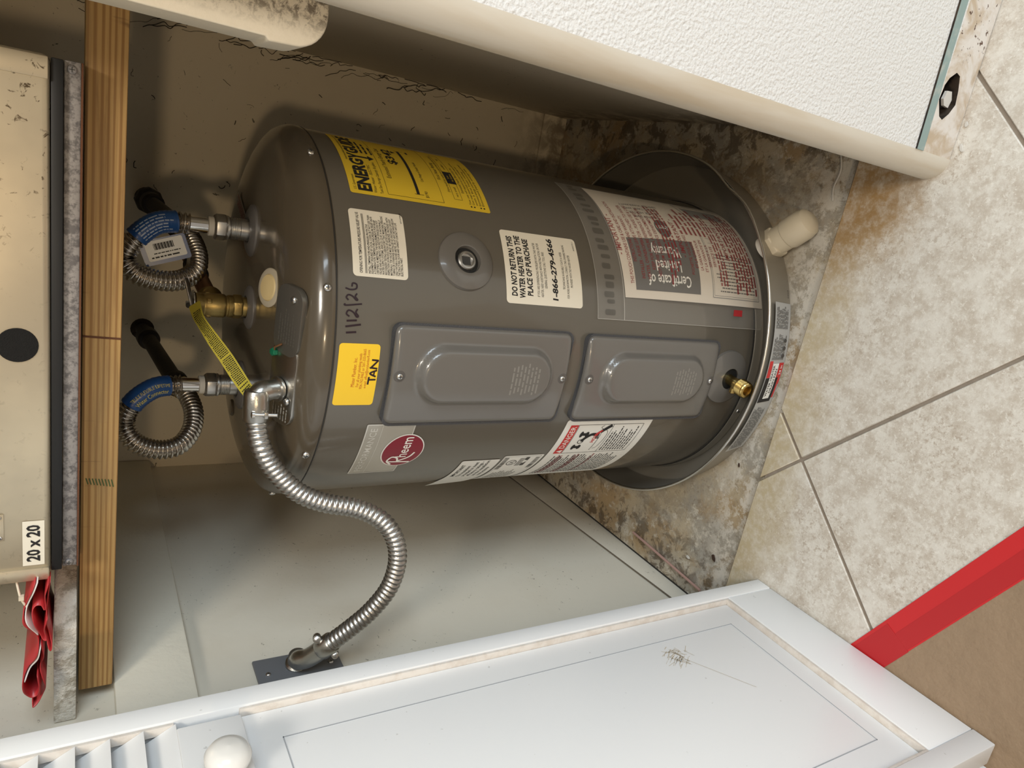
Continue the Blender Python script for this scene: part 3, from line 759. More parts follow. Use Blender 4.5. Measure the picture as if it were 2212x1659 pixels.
# relief valve notice
s, fn, W, Hh = lab('relief_valve_label', 'label_cream', -66.5, -47.4, 0.6312, 0.6990, 0.005, text='cream relief valve notice with black small print')
p = Print()
p.text('OPENING FOR TEMPERATURE-PRESSURE RELIEF VALVE', 0.004, Hh-0.0115, 0.0050, fit=W-0.009, bold=0.012, align='LEFT')
for i_ in range(3): p.rect(0.004, Hh-0.0152-0.0009*i_, W-0.006, Hh-0.0148-0.0009*i_, 12)
TL = ['INSTALL TEMPERATURE-AND-PRESSURE PROTECTIVE', 'EQUIPMENT REQUIRED BY LOCAL CODES, BUT NOT LESS THAN', 'A COMBINATION TEMPERATURE-AND-PRESSURE RELIEF VALVE', 'CERTIFIED AS MEETING THE REQUIREMENTS FOR RELIEF',
      'VALVES AND AUTOMATIC GAS SHUTOFF DEVICES FOR HOT', 'WATER SUPPLY SYSTEMS, ANSI Z21.22 BY A NATIONALLY', 'RECOGNIZED TESTING LABORATORY THAT MAINTAINS PERIODIC', 'INSPECTION OF PRODUCTION OF LISTED EQUIPMENT OR',
      'MATERIALS. THE VALVE MUST BE ORIENTED, PROVIDED WITH', 'TUBING OR OTHERWISE INSTALLED SO DISCHARGE CAN EXIT', 'ONLY WITHIN 6 INCHES ABOVE, OR AT ANY DISTANCE BELOW', 'THE STRUCTURAL FLOOR AND CANNOT CONTACT ANY LIVE', 'ELECTRICAL PART.']
for i_, tx in enumerate(TL): p.text(tx, 0.004, Hh-0.0212-0.00335*i_, 0.0037, fit=(W-0.010)*len(tx)/53.0, bold=0.015, align='LEFT')
p.text('AM14748-00', W-0.013, 0.0022, 0.0028, align='LEFT')
p.build('print', 'ink', fn, 0.0008, s)
# do not return notice
s, fn, W, Hh = lab('return_notice_label', 'label_cream', -70.4, -47.4, 0.3715, 0.4945, 0.005, text='cream notice with bold black capitals and a telephone number')
p = Print(); u = W/2
for i_, (tx, ww) in enumerate((('DO NOT RETURN THIS', 0.083), ('WATER HEATER TO THE', 0.087), ('PLACE OF PURCHASE', 0.080))): p.text(tx, u, Hh-0.0165-0.0122*i_, 0.0118, fit=ww, bold=0.034, shear=0.08)
for i_, (tx, ww) in enumerate((('IF YOU ARE EXPERIENCING PROBLEMS WITH THIS WATER', 0.076), ('HEATER, NEED ASSISTANCE WITH INSTALLATION, OR FOR', 0.076), ('GENERAL QUESTIONS CALL TOLL FREE:', 0.052))): p.text(tx, u-0.002, Hh-0.052-0.0063*i_, 0.0055, fit=ww, shear=0.1)
p.text('1-866-279-4566', u, Hh-0.0815, 0.0118, fit=0.089, bold=0.034, shear=0.08)
for i_, (tx, ww) in enumerate((('TECHNICIANS AVAILABLE 7 DAYS A WEEK', 0.054), ('FOR MORE INFORMATION, CONSULT THE OWNERS MANUAL', 0.078), ('PROVIDED WITH THE WATER HEATER', 0.047))): p.text(tx, u, Hh-0.0945-0.0065*i_, 0.0054, fit=ww, shear=0.1)
p.text('AM5072-1', W-0.012, 0.004, 0.0036, shear=0.1)
p.build('print', 'ink', fn, 0.0008, s)
# yellow plumber's sticker
s, fn, W, Hh = lab('plumber_sticker', 'sticker_yellow', -101.2, -83.9, 0.6632, 0.7125, 0.004, text='bright yellow sticker with a handwritten word')
p = Print()
p.text('Mister Plumber, Inc.', 0.024, Hh-0.0225, 0.0062, fit=0.036, align='LEFT'); p.text('For all your plumbing needs', 0.024, Hh-0.0278, 0.0050, fit=0.041, align='LEFT')
p.text('954-742-9463 or 561-333-8665', 0.0215, Hh-0.0325, 0.0050, fit=0.049, align='LEFT'); p.text('e-mail: office@mrplumberfl.com', 0.0225, Hh-0.0370, 0.0047, fit=0.047, align='LEFT')
p.build('print', 'ink_orange', fn, 0.0008, s)
p = Print()
wv = 0.0021
p.stroke([(0.0275, 0.0105), (0.037, 0.0100)], wv); p.stroke([(0.0335, 0.0105), (0.0338, 0.0015)], wv)
p.stroke([(0.0375, 0.0020), (0.0415, 0.0095), (0.0455, 0.0012)], wv); p.stroke([(0.039, 0.0048), (0.0445, 0.0042)], wv*0.8)
p.stroke([(0.0475, 0.0012), (0.0485, 0.0090), (0.0485, 0.0092), (0.0570, 0.0015), (0.0575, 0.0020), (0.0580, 0.0090)], wv, 4)
p.build('handwriting', 'marker', fn, 0.0009, s)
# date in marker on the jacket
p = Print(); fn = on_cyl(-81.2, 0.688); wv = 0.0022
p.stroke([(0.000, 0.018), (0.0012, 0.006)], wv); p.stroke([(0.0070, 0.019), (0.0100, 0.001)], wv); p.stroke([(0.0135, 0.018), (0.0145, 0.006)], wv)
p.stroke([(0.0185, 0.0150), (0.0215, 0.0185), (0.0255, 0.0160), (0.0235, 0.0105), (0.0185, 0.0065), (0.0195, 0.0045), (0.0235, 0.0075), (0.0275, 0.0055)], wv*0.85)
p.stroke([(0.0330, 0.0205), (0.0310, 0.0195), (0.0335, 0.0005)], wv*0.85)
p.stroke([(0.0370, 0.0165), (0.0400, 0.0190), (0.0430, 0.0165), (0.0415, 0.0115), (0.0375, 0.0075), (0.0380, 0.0058), (0.0415, 0.0085), (0.0450, 0.0065)], wv*0.85)
p.stroke([(0.0505, 0.0200), (0.0490, 0.0140), (0.0505, 0.0075), (0.0555, 0.0070), (0.0565, 0.0115), (0.0525, 0.0125)], wv*0.85)
p.build('handwritten_date', 'marker', fn, 0.0005, wh)
# maker's badge: silver plate and dark red oval
s, fn, W, Hh = lab('badge_plate', 'label_silver', -130.8, -107.8, 0.5975, 0.6625, 0.004, text='silver badge plate')
p = Print(); p.frame(0.0008, 0.0008, W-0.0008, Hh-0.0008, 0.0016, 20); p.text('PERFORMANCE', W/2, Hh-0.0150, 0.0125, fit=0.088, bold=0.006); p.rect(0.002, Hh-0.0215, W-0.002, Hh-0.0208, 14)
p.build('print', 'label_silver_light', fn, 0.0008, s)
ou, ov, oa, ob = R(-119.3+130.8)*HR, 0.6020-0.5975, 0.0335, 0.0290
def oval_sheet(name, mt, a, b, h, par):
    pp = Print()
    K = 48; rings = 5; vs_ = [(ou, ov)]; fs_ = []
    for q in range(1, rings+1): vs_ += ellipse(ou, ov, a*q/rings, b*q/rings, K)
    for i in range(K): fs_.append((0, 1+i, 1+(i+1) % K))
    for q in range(rings-1):
        for i in range(K): fs_.append((1+q*K+i, 1+(q+1)*K+i, 1+(q+1)*K+(i+1) % K, 1+q*K+(i+1) % K))
    pp.raw(vs_, fs_); return pp.build(name, mt, fn, h, par)
badge = oval_sheet('badge_oval_border', 'label_white', oa, ob, 0.0011, s)
oval_sheet('badge_oval', 'logo_red', oa-0.0016, ob-0.0016, 0.0014, s)
p = Print()
p.text('heem', ou-0.0125, ov-0.0075, 0.0215, fit=0.040, bold=0.008, align='LEFT')
p.stroke([(ou-0.0235, ov-0.0165), (ou-0.0215, ov+0.0150)], 0.0026); p.stroke([(ou-0.0285, ov+0.0085), (ou-0.0200, ov+0.0160), (ou-0.0110, ov+0.0120), (ou-0.0135, ov+0.0040), (ou-0.0220, ov+0.0010)], 0.0026)
p.stroke([(ou-0.0205, ov+0.0010), (ou-0.0120, ov-0.0120), (ou-0.0020, ov-0.0175)], 0.0026)
p.build('badge_lettering', 'ink_white', fn, 0.0018, s)
# danger label
s, fn, W, Hh = lab('danger_label', 'label_white', -163, -108.1, 0.191, 0.3575, 0.004, text='white warning label with a red heading and a scald picture')
p = Print(); p.rect(W-0.076, Hh-0.0245, W-0.010, Hh-0.010, 10); p.build('red_band', 'label_red', fn, 0.0008, s)
p = Print(); p.text('DANGER', W-0.0375, Hh-0.0215, 0.0130, fit=0.049, bold=0.008); p.poly([(W-0.074, Hh-0.0222), (W-0.0655, Hh-0.0222), (W-0.0697, Hh-0.0125)]); p.build('band_lettering', 'ink_white', fn, 0.0011, s)
p = Print()
p.frame(W-0.076, Hh-0.152, W-0.010, Hh-0.0255, 0.0007, 8); p.line((W-0.076, Hh-0.092), (W-0.010, Hh-0.092), 0.0007, 8)
# tap, two handles and a tub edge
for du in (0, 0.0):
    pass
for hu in (-0.060, -0.030):
    p.poly(ellipse(W+hu, Hh-0.0385, 0.0065, 0.0030, 16)); p.poly(ellipse(W+hu, Hh-0.0435, 0.0030, 0.0045, 12)); p.poly(ellipse(W+hu, Hh-0.0490, 0.0055, 0.0035, 16))
p.ring(W-0.046, Hh-0.045, 0.0055, 0.0055, 0.0012); p.stroke([(W-0.046, Hh-0.046), (W-0.038, Hh-0.050), (W-0.031, Hh-0.058), (W-0.0305, Hh-0.066)], 0.006)
p.stroke([(W-0.070, Hh-0.075), (W-0.050, Hh-0.076), (W-0.022, Hh-0.075), (W-0.016, Hh-0.070), (W-0.012, Hh-0.074)], 0.0008); p.stroke([(W-0.066, Hh-0.079), (W-0.060, Hh-0.085), (W-0.030, Hh-0.088), (W-0.018, Hh-0.079)], 0.0007)
# reaching arm
p.stroke([(W-0.012, Hh-0.089), (W-0.020, Hh-0.079), (W-0.026, Hh-0.073)], 0.0065)
for q in range(4): p.stroke([(W-0.028, Hh-0.0725+0.001*q), (W-0.036, Hh-0.0735+0.0016*q), (W-0.041, Hh-0.0765+0.002*q)], 0.0011)
for i_ in range(10): p.greek(W-0.072, W-0.014, Hh-0.0985-0.0052*i_, 0.0020, 40+i_, 0.45)
for i_ in range(26): p.greek(W-0.165, W-0.080, Hh-0.020-0.0052*i_, 0.0019, 80+i_, 0.2)
p.build('print', 'ink', fn, 0.0009, s)
p = Print(); p.text('HOT', W-0.0405, Hh-0.0705, 0.0085, bold=0.02); p.build('hot_word', 'label_red', fn, 0.0011, s)
p = Print()
for q in range(4): p.stroke([(W-0.022, Hh-0.0760+0.001*q), (W-0.029, Hh-0.0705+0.0015*q), (W-0.033, Hh-0.0700+0.0018*q)], 0.0013)
p.build('red_hand', 'label_red', fn, 0.0012, s)
p = Print()
for i_ in (2, 3, 8, 9, 15): p.greek(W-0.16, W-0.081, Hh-0.0172-0.0052*i_, 0.0019, 120+i_)
p.build('red_lines', 'ink_redtext', fn, 0.0011, s)['kind'] = 'stuff'
# rating label and peeling insulation notice
s, fn, W, Hh = lab('rating_label', 'label_white', -163, -125.2, 0.3615, 0.4315, 0.003, text='white rating label with a barcode')
p = Print(); rr = random.Random(5); u = W-0.045
while u < W-0.006: wv = rr.uniform(0.0004, 0.0014); p.rect(u, Hh-0.010, u+wv, Hh-0.003); u += wv+rr.uniform(0.0005, 0.0012)
p.ring(W-0.022, Hh-0.021, 0.0085, 0.0085, 0.0013); p.text('UL', W-0.022, Hh-0.0245, 0.0095, bold=0.01)
p.poly(rrect(W-0.034, Hh-0.0475, W-0.006, Hh-0.0405, 0.002)); p.frame(W-0.10, 0.004, W-0.003, Hh-0.002, 0.0004)
for i_ in range(5): p.greek(W-0.034, W-0.008, Hh-0.0325-0.0017*i_, 0.0008, 160+i_)
for i_ in range(9): p.greek(W-0.10, W-0.05, Hh-0.012-0.005*i_, 0.0016, 170+i_, 0.3)
u = W-0.045
while u < W-0.006: wv = rr.uniform(0.0004, 0.0014); p.rect(u, 0.005, u+wv, 0.012); u += wv+rr.uniform(0.0005, 0.0012)
p.build('print', 'ink_soft', fn, 0.0008, s)
fn0 = on_cyl(-158, 0.4360); W = R(158-126.9)*HR; Hh = 0.063
def lift(u, v): e = max(0.0, 0.055-u)/0.055; return 0.0035*e*e+0.0030*e*max(0, (v-0.02)/0.05)
fnl = lambda u, v, h: fn0(u, v, h+lift(u, v))
s = sheet('insulation_notice', 'label_white', fnl, 0, 0, W, Hh, 0.003, 0.0008, wh, nu=30, label='white notice whose far edge peels off the jacket')
p = Print(); p.text('IMPORTANT', W-0.060, Hh-0.0115, 0.0085, bold=0.012, align='LEFT')
for i_, tx in enumerate(('The insulation', 'provided to meet', 'efficiency ratings -', 'see the installation', 'instructions')): p.text(tx, W-0.062, Hh-0.0215-0.0085*i_, 0.0080, align='LEFT', bold=0.006)
p.build('print', 'ink', fnl, 0.0012, s)
# small foil sticker on the cap beside the right nipple
sk = sheet('cap_sticker', 'label_silver', on_plane((0.131, 0.070, 0.7672), (0.28, 0.66, 0.0), (-0.66, 0.28, 0.0)), -0.036, -0.010, 0.036, 0.010, 0.001, 0.0, wh, nu=4, label='small silver sticker')
p = Print()
for i_ in range(5): p.greek(-0.032, 0.032, -0.007+0.0032*i_, 0.0014, 200+i_, 0.2)
p.build('print', 'ink_redtext', on_plane((0.131, 0.070, 0.7672), (0.28, 0.66, 0.0), (-0.66, 0.28, 0.0)), 0.0006, sk)

# ------------------------------------------------------------------ fittings on the cap
def ring_on_cap(x, y, r, mt='ring_grey', name='pipe_collar'):
    return MB().lathe([(r, 0.7655), (r*0.97, 0.7695), (r*0.80, 0.7725), (r*0.52, 0.7735), (r*0.45, 0.769)], 40, Matrix.Translation((x, y, 0))).build(name, mt, wh, smooth=True)
NR, NL = (0.112, -0.012), (-0.105, -0.012)
ring_on_cap(*NR, 0.035); ring_on_cap(*NL, 0.035); ring_on_cap(0.013, -0.036, 0.030)
for (x, y) in (NR, NL):
    pr = [(0.0142, 0.766)]
    zt = 0.771
    pr += [(0.0142, 0.783)]
    for i_ in range(6): pr += [(0.0146, 0.7835+i_*0.0022), (0.0134, 0.7846+i_*0.0022)]
    pr += [(0.0138, 0.798)]
    MB().lathe(pr, 28, Matrix.Translation((x, y, 0))).build('pipe_nipple', 'zinc', wh, smooth=True)
MB().lathe([(0.0, -0.001), (0.0235, 0.0), (0.0235, 0.0014), (0.0220, 0.0024), (0.0165, 0.0028), (0.0158, 0.0016), (0, 0.0036)], 40, frame((0.0635, -0.1475, 0.7690), (0.10, -0.30, 0.95))).build('cap_plug_ring', 'plug_rim', wh, smooth=True)
MB().lathe([(0.0165, 0.0020), (0.0150, 0.0040), (0.008, 0.0050), (0, 0.0053)], 40, frame((0.0635, -0.1475, 0.7690), (0.10, -0.30, 0.95))).build('cap_plug', 'plug_cream', wh, smooth=True)
for (x, y, r) in ((-0.160, 0.045, 0.013),):
    MB().lathe([(r, 0.7655), (r*0.9, 0.7682), (0, 0.7688)], 24, Matrix.Translation((x, y, 0))).build('knockout', 'cap_paint_shaded', wh, smooth=True)
# wiring compartment cover on the sloping shoulder of the cap
jn = Vector((0.0, -0.36, 0.93)).normalized(); jo_ = Vector((0.001, -0.2135, 0.7605))
jf = on_plane(jo_, (1, -0.10, 0), Vector((1, -0.10, 0)).normalized().cross(jn)*-1)
ux = Vector((1, -0.06, 0)).normalized(); vx = jn.cross(ux).normalized()
jf = on_plane(jo_, ux, vx)
cover = MB().prism(rrect(-0.002, -0.022, 0.080, 0.026, 0.017, 6), jf, -0.006, 0.0012).build('wiring_cover', 'cover_plate', wh, bevel=0.0006, label='dark wiring cover plate')
cover2 = MB().prism(rrect(-0.088, -0.022, 0.0135, 0.026, 0.019, 6), jf, -0.006, 0.0002).build('wiring_cover_base', 'cast_zinc', wh, bevel=0.0006)
for (u, v) in ((0.066, -0.006), (-0.055, -0.013)): screw(wh, jf(u, v, 0.0014), jn, 0.0042)
p = Print()
for i_ in range(7): p.greek(0.012, 0.055, -0.014+0.0048*i_, 0.0014, 220+i_, 0.5)
p.build('stamped_print', 'cover_stamp', jf, 0.0014, cover)
p = Print()
for i_ in range(6): p.greek(-0.082, -0.060, -0.014+0.0052*i_, 0.0018, 240+i_, 0.3)
p.build('stamped_print', 'label_silver', jf, 0.0006, cover2)
gs = MB().lathe([(0.0052, 0), (0.0052, 0.004), (0.0040, 0.0055), (0.0, 0.0060)], 6, frame(jf(-0.004, 0.0195, 0.0005), jn)).build('ground_screw', 'green_screw', wh, smooth=True, label='green ground screw')
MB().tube([jf(-0.004, 0.0195, 0.002), jf(0.004, 0.014, 0.006), jf(0.010, 0.006, 0.003)], 0.0012, 8).build('ground_wire', 'copper_pipe', wh, smooth=True)

# drain tap near the bottom
dth, dz = -91.3, 0.066
fr = frame(cyl_pt(dth, dz, -0.003), cyl_n(dth))
MB().lathe([(0.045, 0.0), (0.044, 0.004), (0.020, 0.0125), (0.0175, 0.0125), (0.0172, 0.002)], 48, fr).build('tap_flange', 'panel_paint', wh, smooth=True)
MB().lathe([(0.0170, 0.002), (0.0170, 0.0105)], 32, fr).build('tap_recess', 'black_plastic', wh)
tdir = Vector(cyl_n(dth))*1.0+Vector((-0.12, 0, 0.06)); tdir.normalize()
tp0 = Vector(cyl_pt(dth, dz, 0.002))
MB().lathe([(0.0085, 0), (0.0085, 0.020), (0.0100, 0.024), (0.0100, 0.034)], 24, frame(tp0, tdir)).build('tap_body', 'brass', wh, smooth=True)
pr = [(0.0115, 0.030)]
for i_ in range(5): pr += [(0.0137, 0.0325+i_*0.0026), (0.0124, 0.0338+i_*0.0026)]
pr += [(0.0132, 0.0465), (0.0118, 0.0482), (0.0080, 0.0482), (0.0066, 0.043), (0.0066, 0.036), (0, 0.036)]
MB().lathe(pr, 32, frame(tp0, tdir)).build('tap_outlet', 'brass', wh, smooth=True)
MB().lathe([(0.0056, 0), (0.0056, 0.016), (0.0048, 0.017), (0, 0.017)], 20, frame(tp0+tdir*0.020, Vector((-1, 0.05, 0.0)))).build('tap_stem', 'brass', wh, smooth=True)
MB().box((-0.0042, -0.0012, 0.0168), (0.0042, 0.0012, 0.0176)).build('stem_slot', 'screw_slot', wh).matrix_local = frame(tp0+tdir*0.020, Vector((-1, 0.05, 0.0)))

# ================================================================== drain pan
PCX, PCY = 0.0195, 0.0045
pan = thing('drain_pan', 'round metal drain pan under the water heater', 'drain pan')
T = Matrix.Translation((PCX, PCY, 0))
MB().lathe([(0.0, ZC+0.0005), (0.300, ZC+0.0005), (0.3035, ZC+0.003), (0.3165, 0.0600), (0.3155, 0.0600), (0.3022, ZC+0.004), (0.299, ZC+0.0022), (0.0, ZC+0.0022)], 128, T).build('pan_body', 'pan_metal', pan, smooth=True)
# rolled rim, a little dented on the right
rim = []
for i in range(129):
    a = 2*math.pi*i/128; dg = math.degrees(a)-360 if a > math.pi else math.degrees(a)
    dent = -0.006*math.exp(-((dg+30)/6.0)**2)+0.003*math.exp(-((dg+42)/7.0)**2)
    rim.append((PCX+(0.3172+dent)*math.cos(a), PCY+(0.3172+dent)*math.sin(a), 0.0605+dent*0.3))
MB().tube(rim, 0.0024, 10, caps=False).build('rolled_rim', 'pan_rim', pan, smooth=True)
fnp = on_cyl(-117.6, -0.004, 0.3085, PCX, PCY)
def fnc(u, v, h): return fnp(u, v, h+v*0.20+0.0002)
Wp = R(48)*0.3085
s = sheet('pan_label', 'label_grey', fnc, 0, 0.004, Wp, 0.053, 0.001, 0.0, pan, nu=40, label='grey paper label wrapped round the front of the pan')
for a_ in ((Wp-0.129, 0.006, Wp-0.093, 0.020), (Wp-0.152, 0.008, Wp-0.1295, 0.013), (Wp-0.1165, 0.041, Wp-0.090, 0.051)):
    p = Print(); p.rect(*a_, 5); p.build('red_block', 'label_red', fnc, 0.0006, s)
p = Print(); p.rect(Wp-0.158, 0.0135, Wp-0.117, 0.051, 6); p.build('black_block', 'ink', fnc, 0.0007, s)
p = Print(); p.rect(Wp-0.152, 0.0215, Wp-0.094, 0.040, 8); p.build('white_block', 'label_white', fnc, 0.0009, s)
p = Print(); p.text('WATER HEATER', Wp-0.1225, 0.0325, 0.0080, fit=0.052, bold=0.02); p.text('DRAIN PAN', Wp-0.1225, 0.0238, 0.0080, fit=0.040, bold=0.02)
for i_ in range(9): p.greek(Wp-0.088, Wp-0.048, 0.047-0.0042*i_, 0.0016, 300+i_, 0.25)
for i_ in range(9): p.greek(Wp-0.040, Wp-0.004, 0.047-0.0042*i_, 0.0016, 320+i_, 0.25)
for i_ in range(7): p.greek(0.006, Wp-0.166, 0.047-0.005*i_, 0.0020, 340+i_, 0.1)
for q in (-0.082, -0.070, -0.058): p.poly(ellipse(Wp+q, 0.016, 0.0032, 0.0045, 14))
p.build('print', 'ink_soft', fnc, 0.0012, s)
p = Print(); p.text('24 in', Wp-0.105, 0.010, 0.0080, bold=0.015); p.build('size_print', 'ink_white', fnc, 0.0010, s)
p = Print(); p.text('0325', R(117.6-66.8)*0.3085, 0.010, 0.0068, bold=0.01); p.build('stamped_number', 'ink_soft', fnc, 0.0006, pan)
# PVC drain fitting with a cap
da = R(-51.0); dv = Vector((math.cos(da), math.sin(da), -0.03)).normalized()
fr = frame(Vector((PCX, PCY, 0.027))+dv*0.303, dv)
MB().lathe([(0.021, 0.002), (0.0255, 0.004), (0.0255, 0.016), (0.0235, 0.018)], 6, fr).build('fitting_nut', 'pvc', pan, bevel=0.0015)
MB().lathe([(0.0222, 0.014), (0.0222, 0.034), (0.020, 0.036)], 40, fr).build('fitting_sleeve', 'pvc', pan, smooth=True)
MB().lathe([(0.0200, 0.034), (0.0205, 0.0355), (0.0240, 0.0360), (0.0245, 0.038), (0.0242, 0.064), (0.0215, 0.074), (0.014, 0.0795), (0.0, 0.081)], 40, fr).build('end_cap', 'pvc', pan, smooth=True, label='rounded cream pipe cap')
MB().lathe([(0.017, -0.012), (0.020, -0.012), (0.020, -0.002), (0.017, -0.002)], 32, fr, close=True).build('inner_ring', 'nylon', pan, smooth=True)

# ================================================================== document pouch on the heater
pouch = thing('document_pouch', 'clear plastic pouch of papers hanging on the heater, lower right', 'pouch')
TH0, TH1, ZT, ZBt = -73.2, -16.5, 0.3465, 0.004
fn0 = on_cyl(TH0, ZBt); Wq = R(TH1-TH0)*HR; Hq = ZT-ZBt
def bulge(u, v):
    t = max(0.0, min(1.0, u/Wq)); q = max(0.0, min(1.0, v/0.29))
    return 0.001+0.010*math.sin(math.pi*t)*math.sin(math.pi*min(1, q))**0.8+0.010*(1-q)*math.sin(math.pi*t)**0.5*(1 if v < 0.29 else 0)
fnb = lambda u, v, h: fn0(u, v, h+bulge(u, v))
pu0 = R(-65.6-TH0)*HR; pu1 = Wq-0.001; pv0, pv1 = 0.002, 0.2900
ppr = sheet('warranty_paper', 'paper', fnb, pu0, pv0, pu1, pv1, 0.0, 0.0005, pouch, nu=40, nv=24, label='folded cream warranty sheet with a dark title box')
# dark title block; its lettering runs up the sheet
p = Print(); p.grid(pu0+0.012, pv1-0.145, pu0+0.095, pv1-0.020, 16, 16); p.build('title_block', 'paper_dark', fnb, 0.0009, ppr)
p = Print(rot=math.pi/2, org=(pu0+0.012, pv1-0.1425))
p.text('Certificate of', 0.057, -0.0245, 0.0235, fit=0.082, bold=0.012); p.text('Limited', 0.057, -0.0465, 0.0235, fit=0.048, bold=0.012); p.text('Warranty', 0.057, -0.0695, 0.0235, fit=0.056, bold=0.012)
p.build('title_lettering', 'ink_white', fnb, 0.0013, ppr)
p = Print()
p.frame(pu0+0.010, 0.010, pu1-0.018, 0.118, 0.0012, 20); p.frame(pu0+0.013, 0.013, pu1-0.021, 0.115, 0.0006, 20)
p.grid(pu1-0.058, 0.024, pu1-0.030, 0.108, 5, 10)
q = Print(rot=math.pi/2, org=(pu0+0.015, 0.016))
for i_ in range(12): q.greek(0.004, 0.092, -0.006-0.0052*i_, 0.0017, 400+i_, 0.25)
for i_ in range(9): q.rect(0.004, -0.0745-0.0085*i_, 0.092, -0.0741-0.0085*i_, 10)
q.build('small_print', 'ink_soft', fnb, 0.0009, ppr)
p.build('box_rules', 'ink_grey', fnb, 0.0009, ppr)
p = Print()

ek = 30; eo = [(pu0+0.117, pv1-0.098)]
for q_ in (0.33, 0.66, 1.0): eo += ellipse(pu0+0.117, pv1-0.098, 0.018*q_, 0.014*q_, ek)
p.raw(eo, [(0, 1+i, 1+(i+1) % ek) for i in range(ek)]+[(1+q_*ek+i, 1+(q_+1)*ek+i, 1+(q_+1)*ek+(i+1) % ek, 1+q_*ek+(i+1) % ek) for q_ in range(2) for i in range(ek)])
p.build('emblem', 'paper_dark', fnb, 0.0009, ppr)
p = Print(rot=math.pi/2, org=(pu0+0.117, pv1-0.098)); p.text('Rheem', 0, -0.005, 0.0145, fit=0.023, bold=0.004); p.build('emblem_lettering', 'ink_white', fnb, 0.0013, ppr)
p = Print(rot=math.pi/2, org=(pu0+0.138, pv1-0.130))
for i_, tx in enumerate(('Rheem Water Heating', 'WATER HEATER', 'LIMITED TANK AND', 'LIMITED WARRANTY')): p.text(tx, 0.050, -0.004-0.0105*i_, 0.0085, fit=0.05+0.008*i_)
p.build('black_print', 'ink_soft', fnb, 0.0009, ppr)
# clear film with red print on it
ff = sheet('film', 'clear_film', fnb, 0.0, 0.0, Wq, Hq-0.048, 0.002, 0.0016, pouch, nu=44, nv=24)
fl = sheet('film_flap', 'clear_film', fn0, 0.0, Hq-0.050, Wq, Hq, 0.002, 0.0024, pouch, nu=44, nv=2)
p = Print(); p.line((0, Hq), (Wq, Hq), 0.0007, 40); p.line((0, Hq-0.0485), (Wq, Hq-0.0485), 0.0012, 40); p.line((0.0003, 0), (0.0003, Hq), 0.0008, 12)
p.build('film_edge', 'film_edge', fn0, 0.0030, pouch)
p = Print(); rr = random.Random(9); u = 0.006
while u < Wq-0.012:
    wv = rr.uniform(0.006, 0.011); q_ = rr.uniform(0.0, 0.006); p.poly(rrect(u, Hq-0.034+q_, u+wv, Hq-0.012-rr.uniform(0, 0.005), 0.003)); u += wv+rr.uniform(0.002, 0.009)
p.build('embossed_marks', 'film_emboss', fn0, 0.0034, pouch)
p = Print(); p.rect(0.018, 0.052, 0.0275, 0.072); p.build('red_register_mark', 'ink_red', fnb, 0.0022, ff)
RT = {'en': ['THIS POUCH CONTAINS USE & CARE AND INSTALLATION', 'INSTRUCTIONS AND WARRANTY.', 'INSTALLER - PLEASE LEAVE ATTACHED TO WATER', 'HEATER. OWNER/OPERATOR - PLEASE USE & CARE', 'KEEP FOR FUTURE REFERENCE. IF NOT', 'NOT IN THIS POUCH, A REPLACEMENT CAN BE', 'FROM THE SERVICE DEPARTMENT.'],
      'fr': ['POCHETTE, VOUS POUVEZ', 'ET LA GARANTIE', 'LA GARANTIE POUR', 'ET LA GARANTIE EN', 'SERVICE A LA', 'SERVICE LES'], }
p = Print(); uu = pu0+0.108
p.text('- IMPORTANT -', uu-0.006, pv1-0.006, 0.0125, fit=0.075, bold=0.02, shear=0.12)
for i_, tx in enumerate(RT['en']): p.text(tx, uu-0.012, pv1-0.0165-0.0105*i_, 0.0082, fit=0.0032*len(tx), bold=0.012)
for i_ in range(4): p.greek(uu-0.085+0.01*i_, uu+0.075-0.006*i_, pv1-0.090-0.0066*i_, 0.0032, 500+i_, 0.1)
p.text('- IMPORTANT -', uu-0.006, pv1-0.124, 0.0120, fit=0.072, bold=0.02, shear=0.12)
for i_, tx in enumerate(RT['fr']):
    p.text(tx, uu-0.035, pv1-0.1345-0.0100*i_, 0.0080, fit=0.0031*len(tx), bold=0.012); p.greek(uu, uu+0.07, pv1-0.1345-0.0100*i_, 0.0045, 530+i_, 0.4)
for i_ in range(3): p.greek(uu-0.080, uu+0.060, pv1-0.193-0.0066*i_, 0.0032, 520+i_, 0.2)
p.text('- IMPORTANTE -', uu-0.006, pv1-0.2200, 0.0120, fit=0.078, bold=0.02, shear=0.12)
for i_ in range(7): p.greek(uu-0.090+0.006*(i_ % 3), uu+0.080-0.008*(i_ % 4), pv1-0.2300-0.0075*i_, 0.0040, 540+i_, 0.1)
p.build('red_print', 'ink_film_red', fnb, 0.0020, ff)

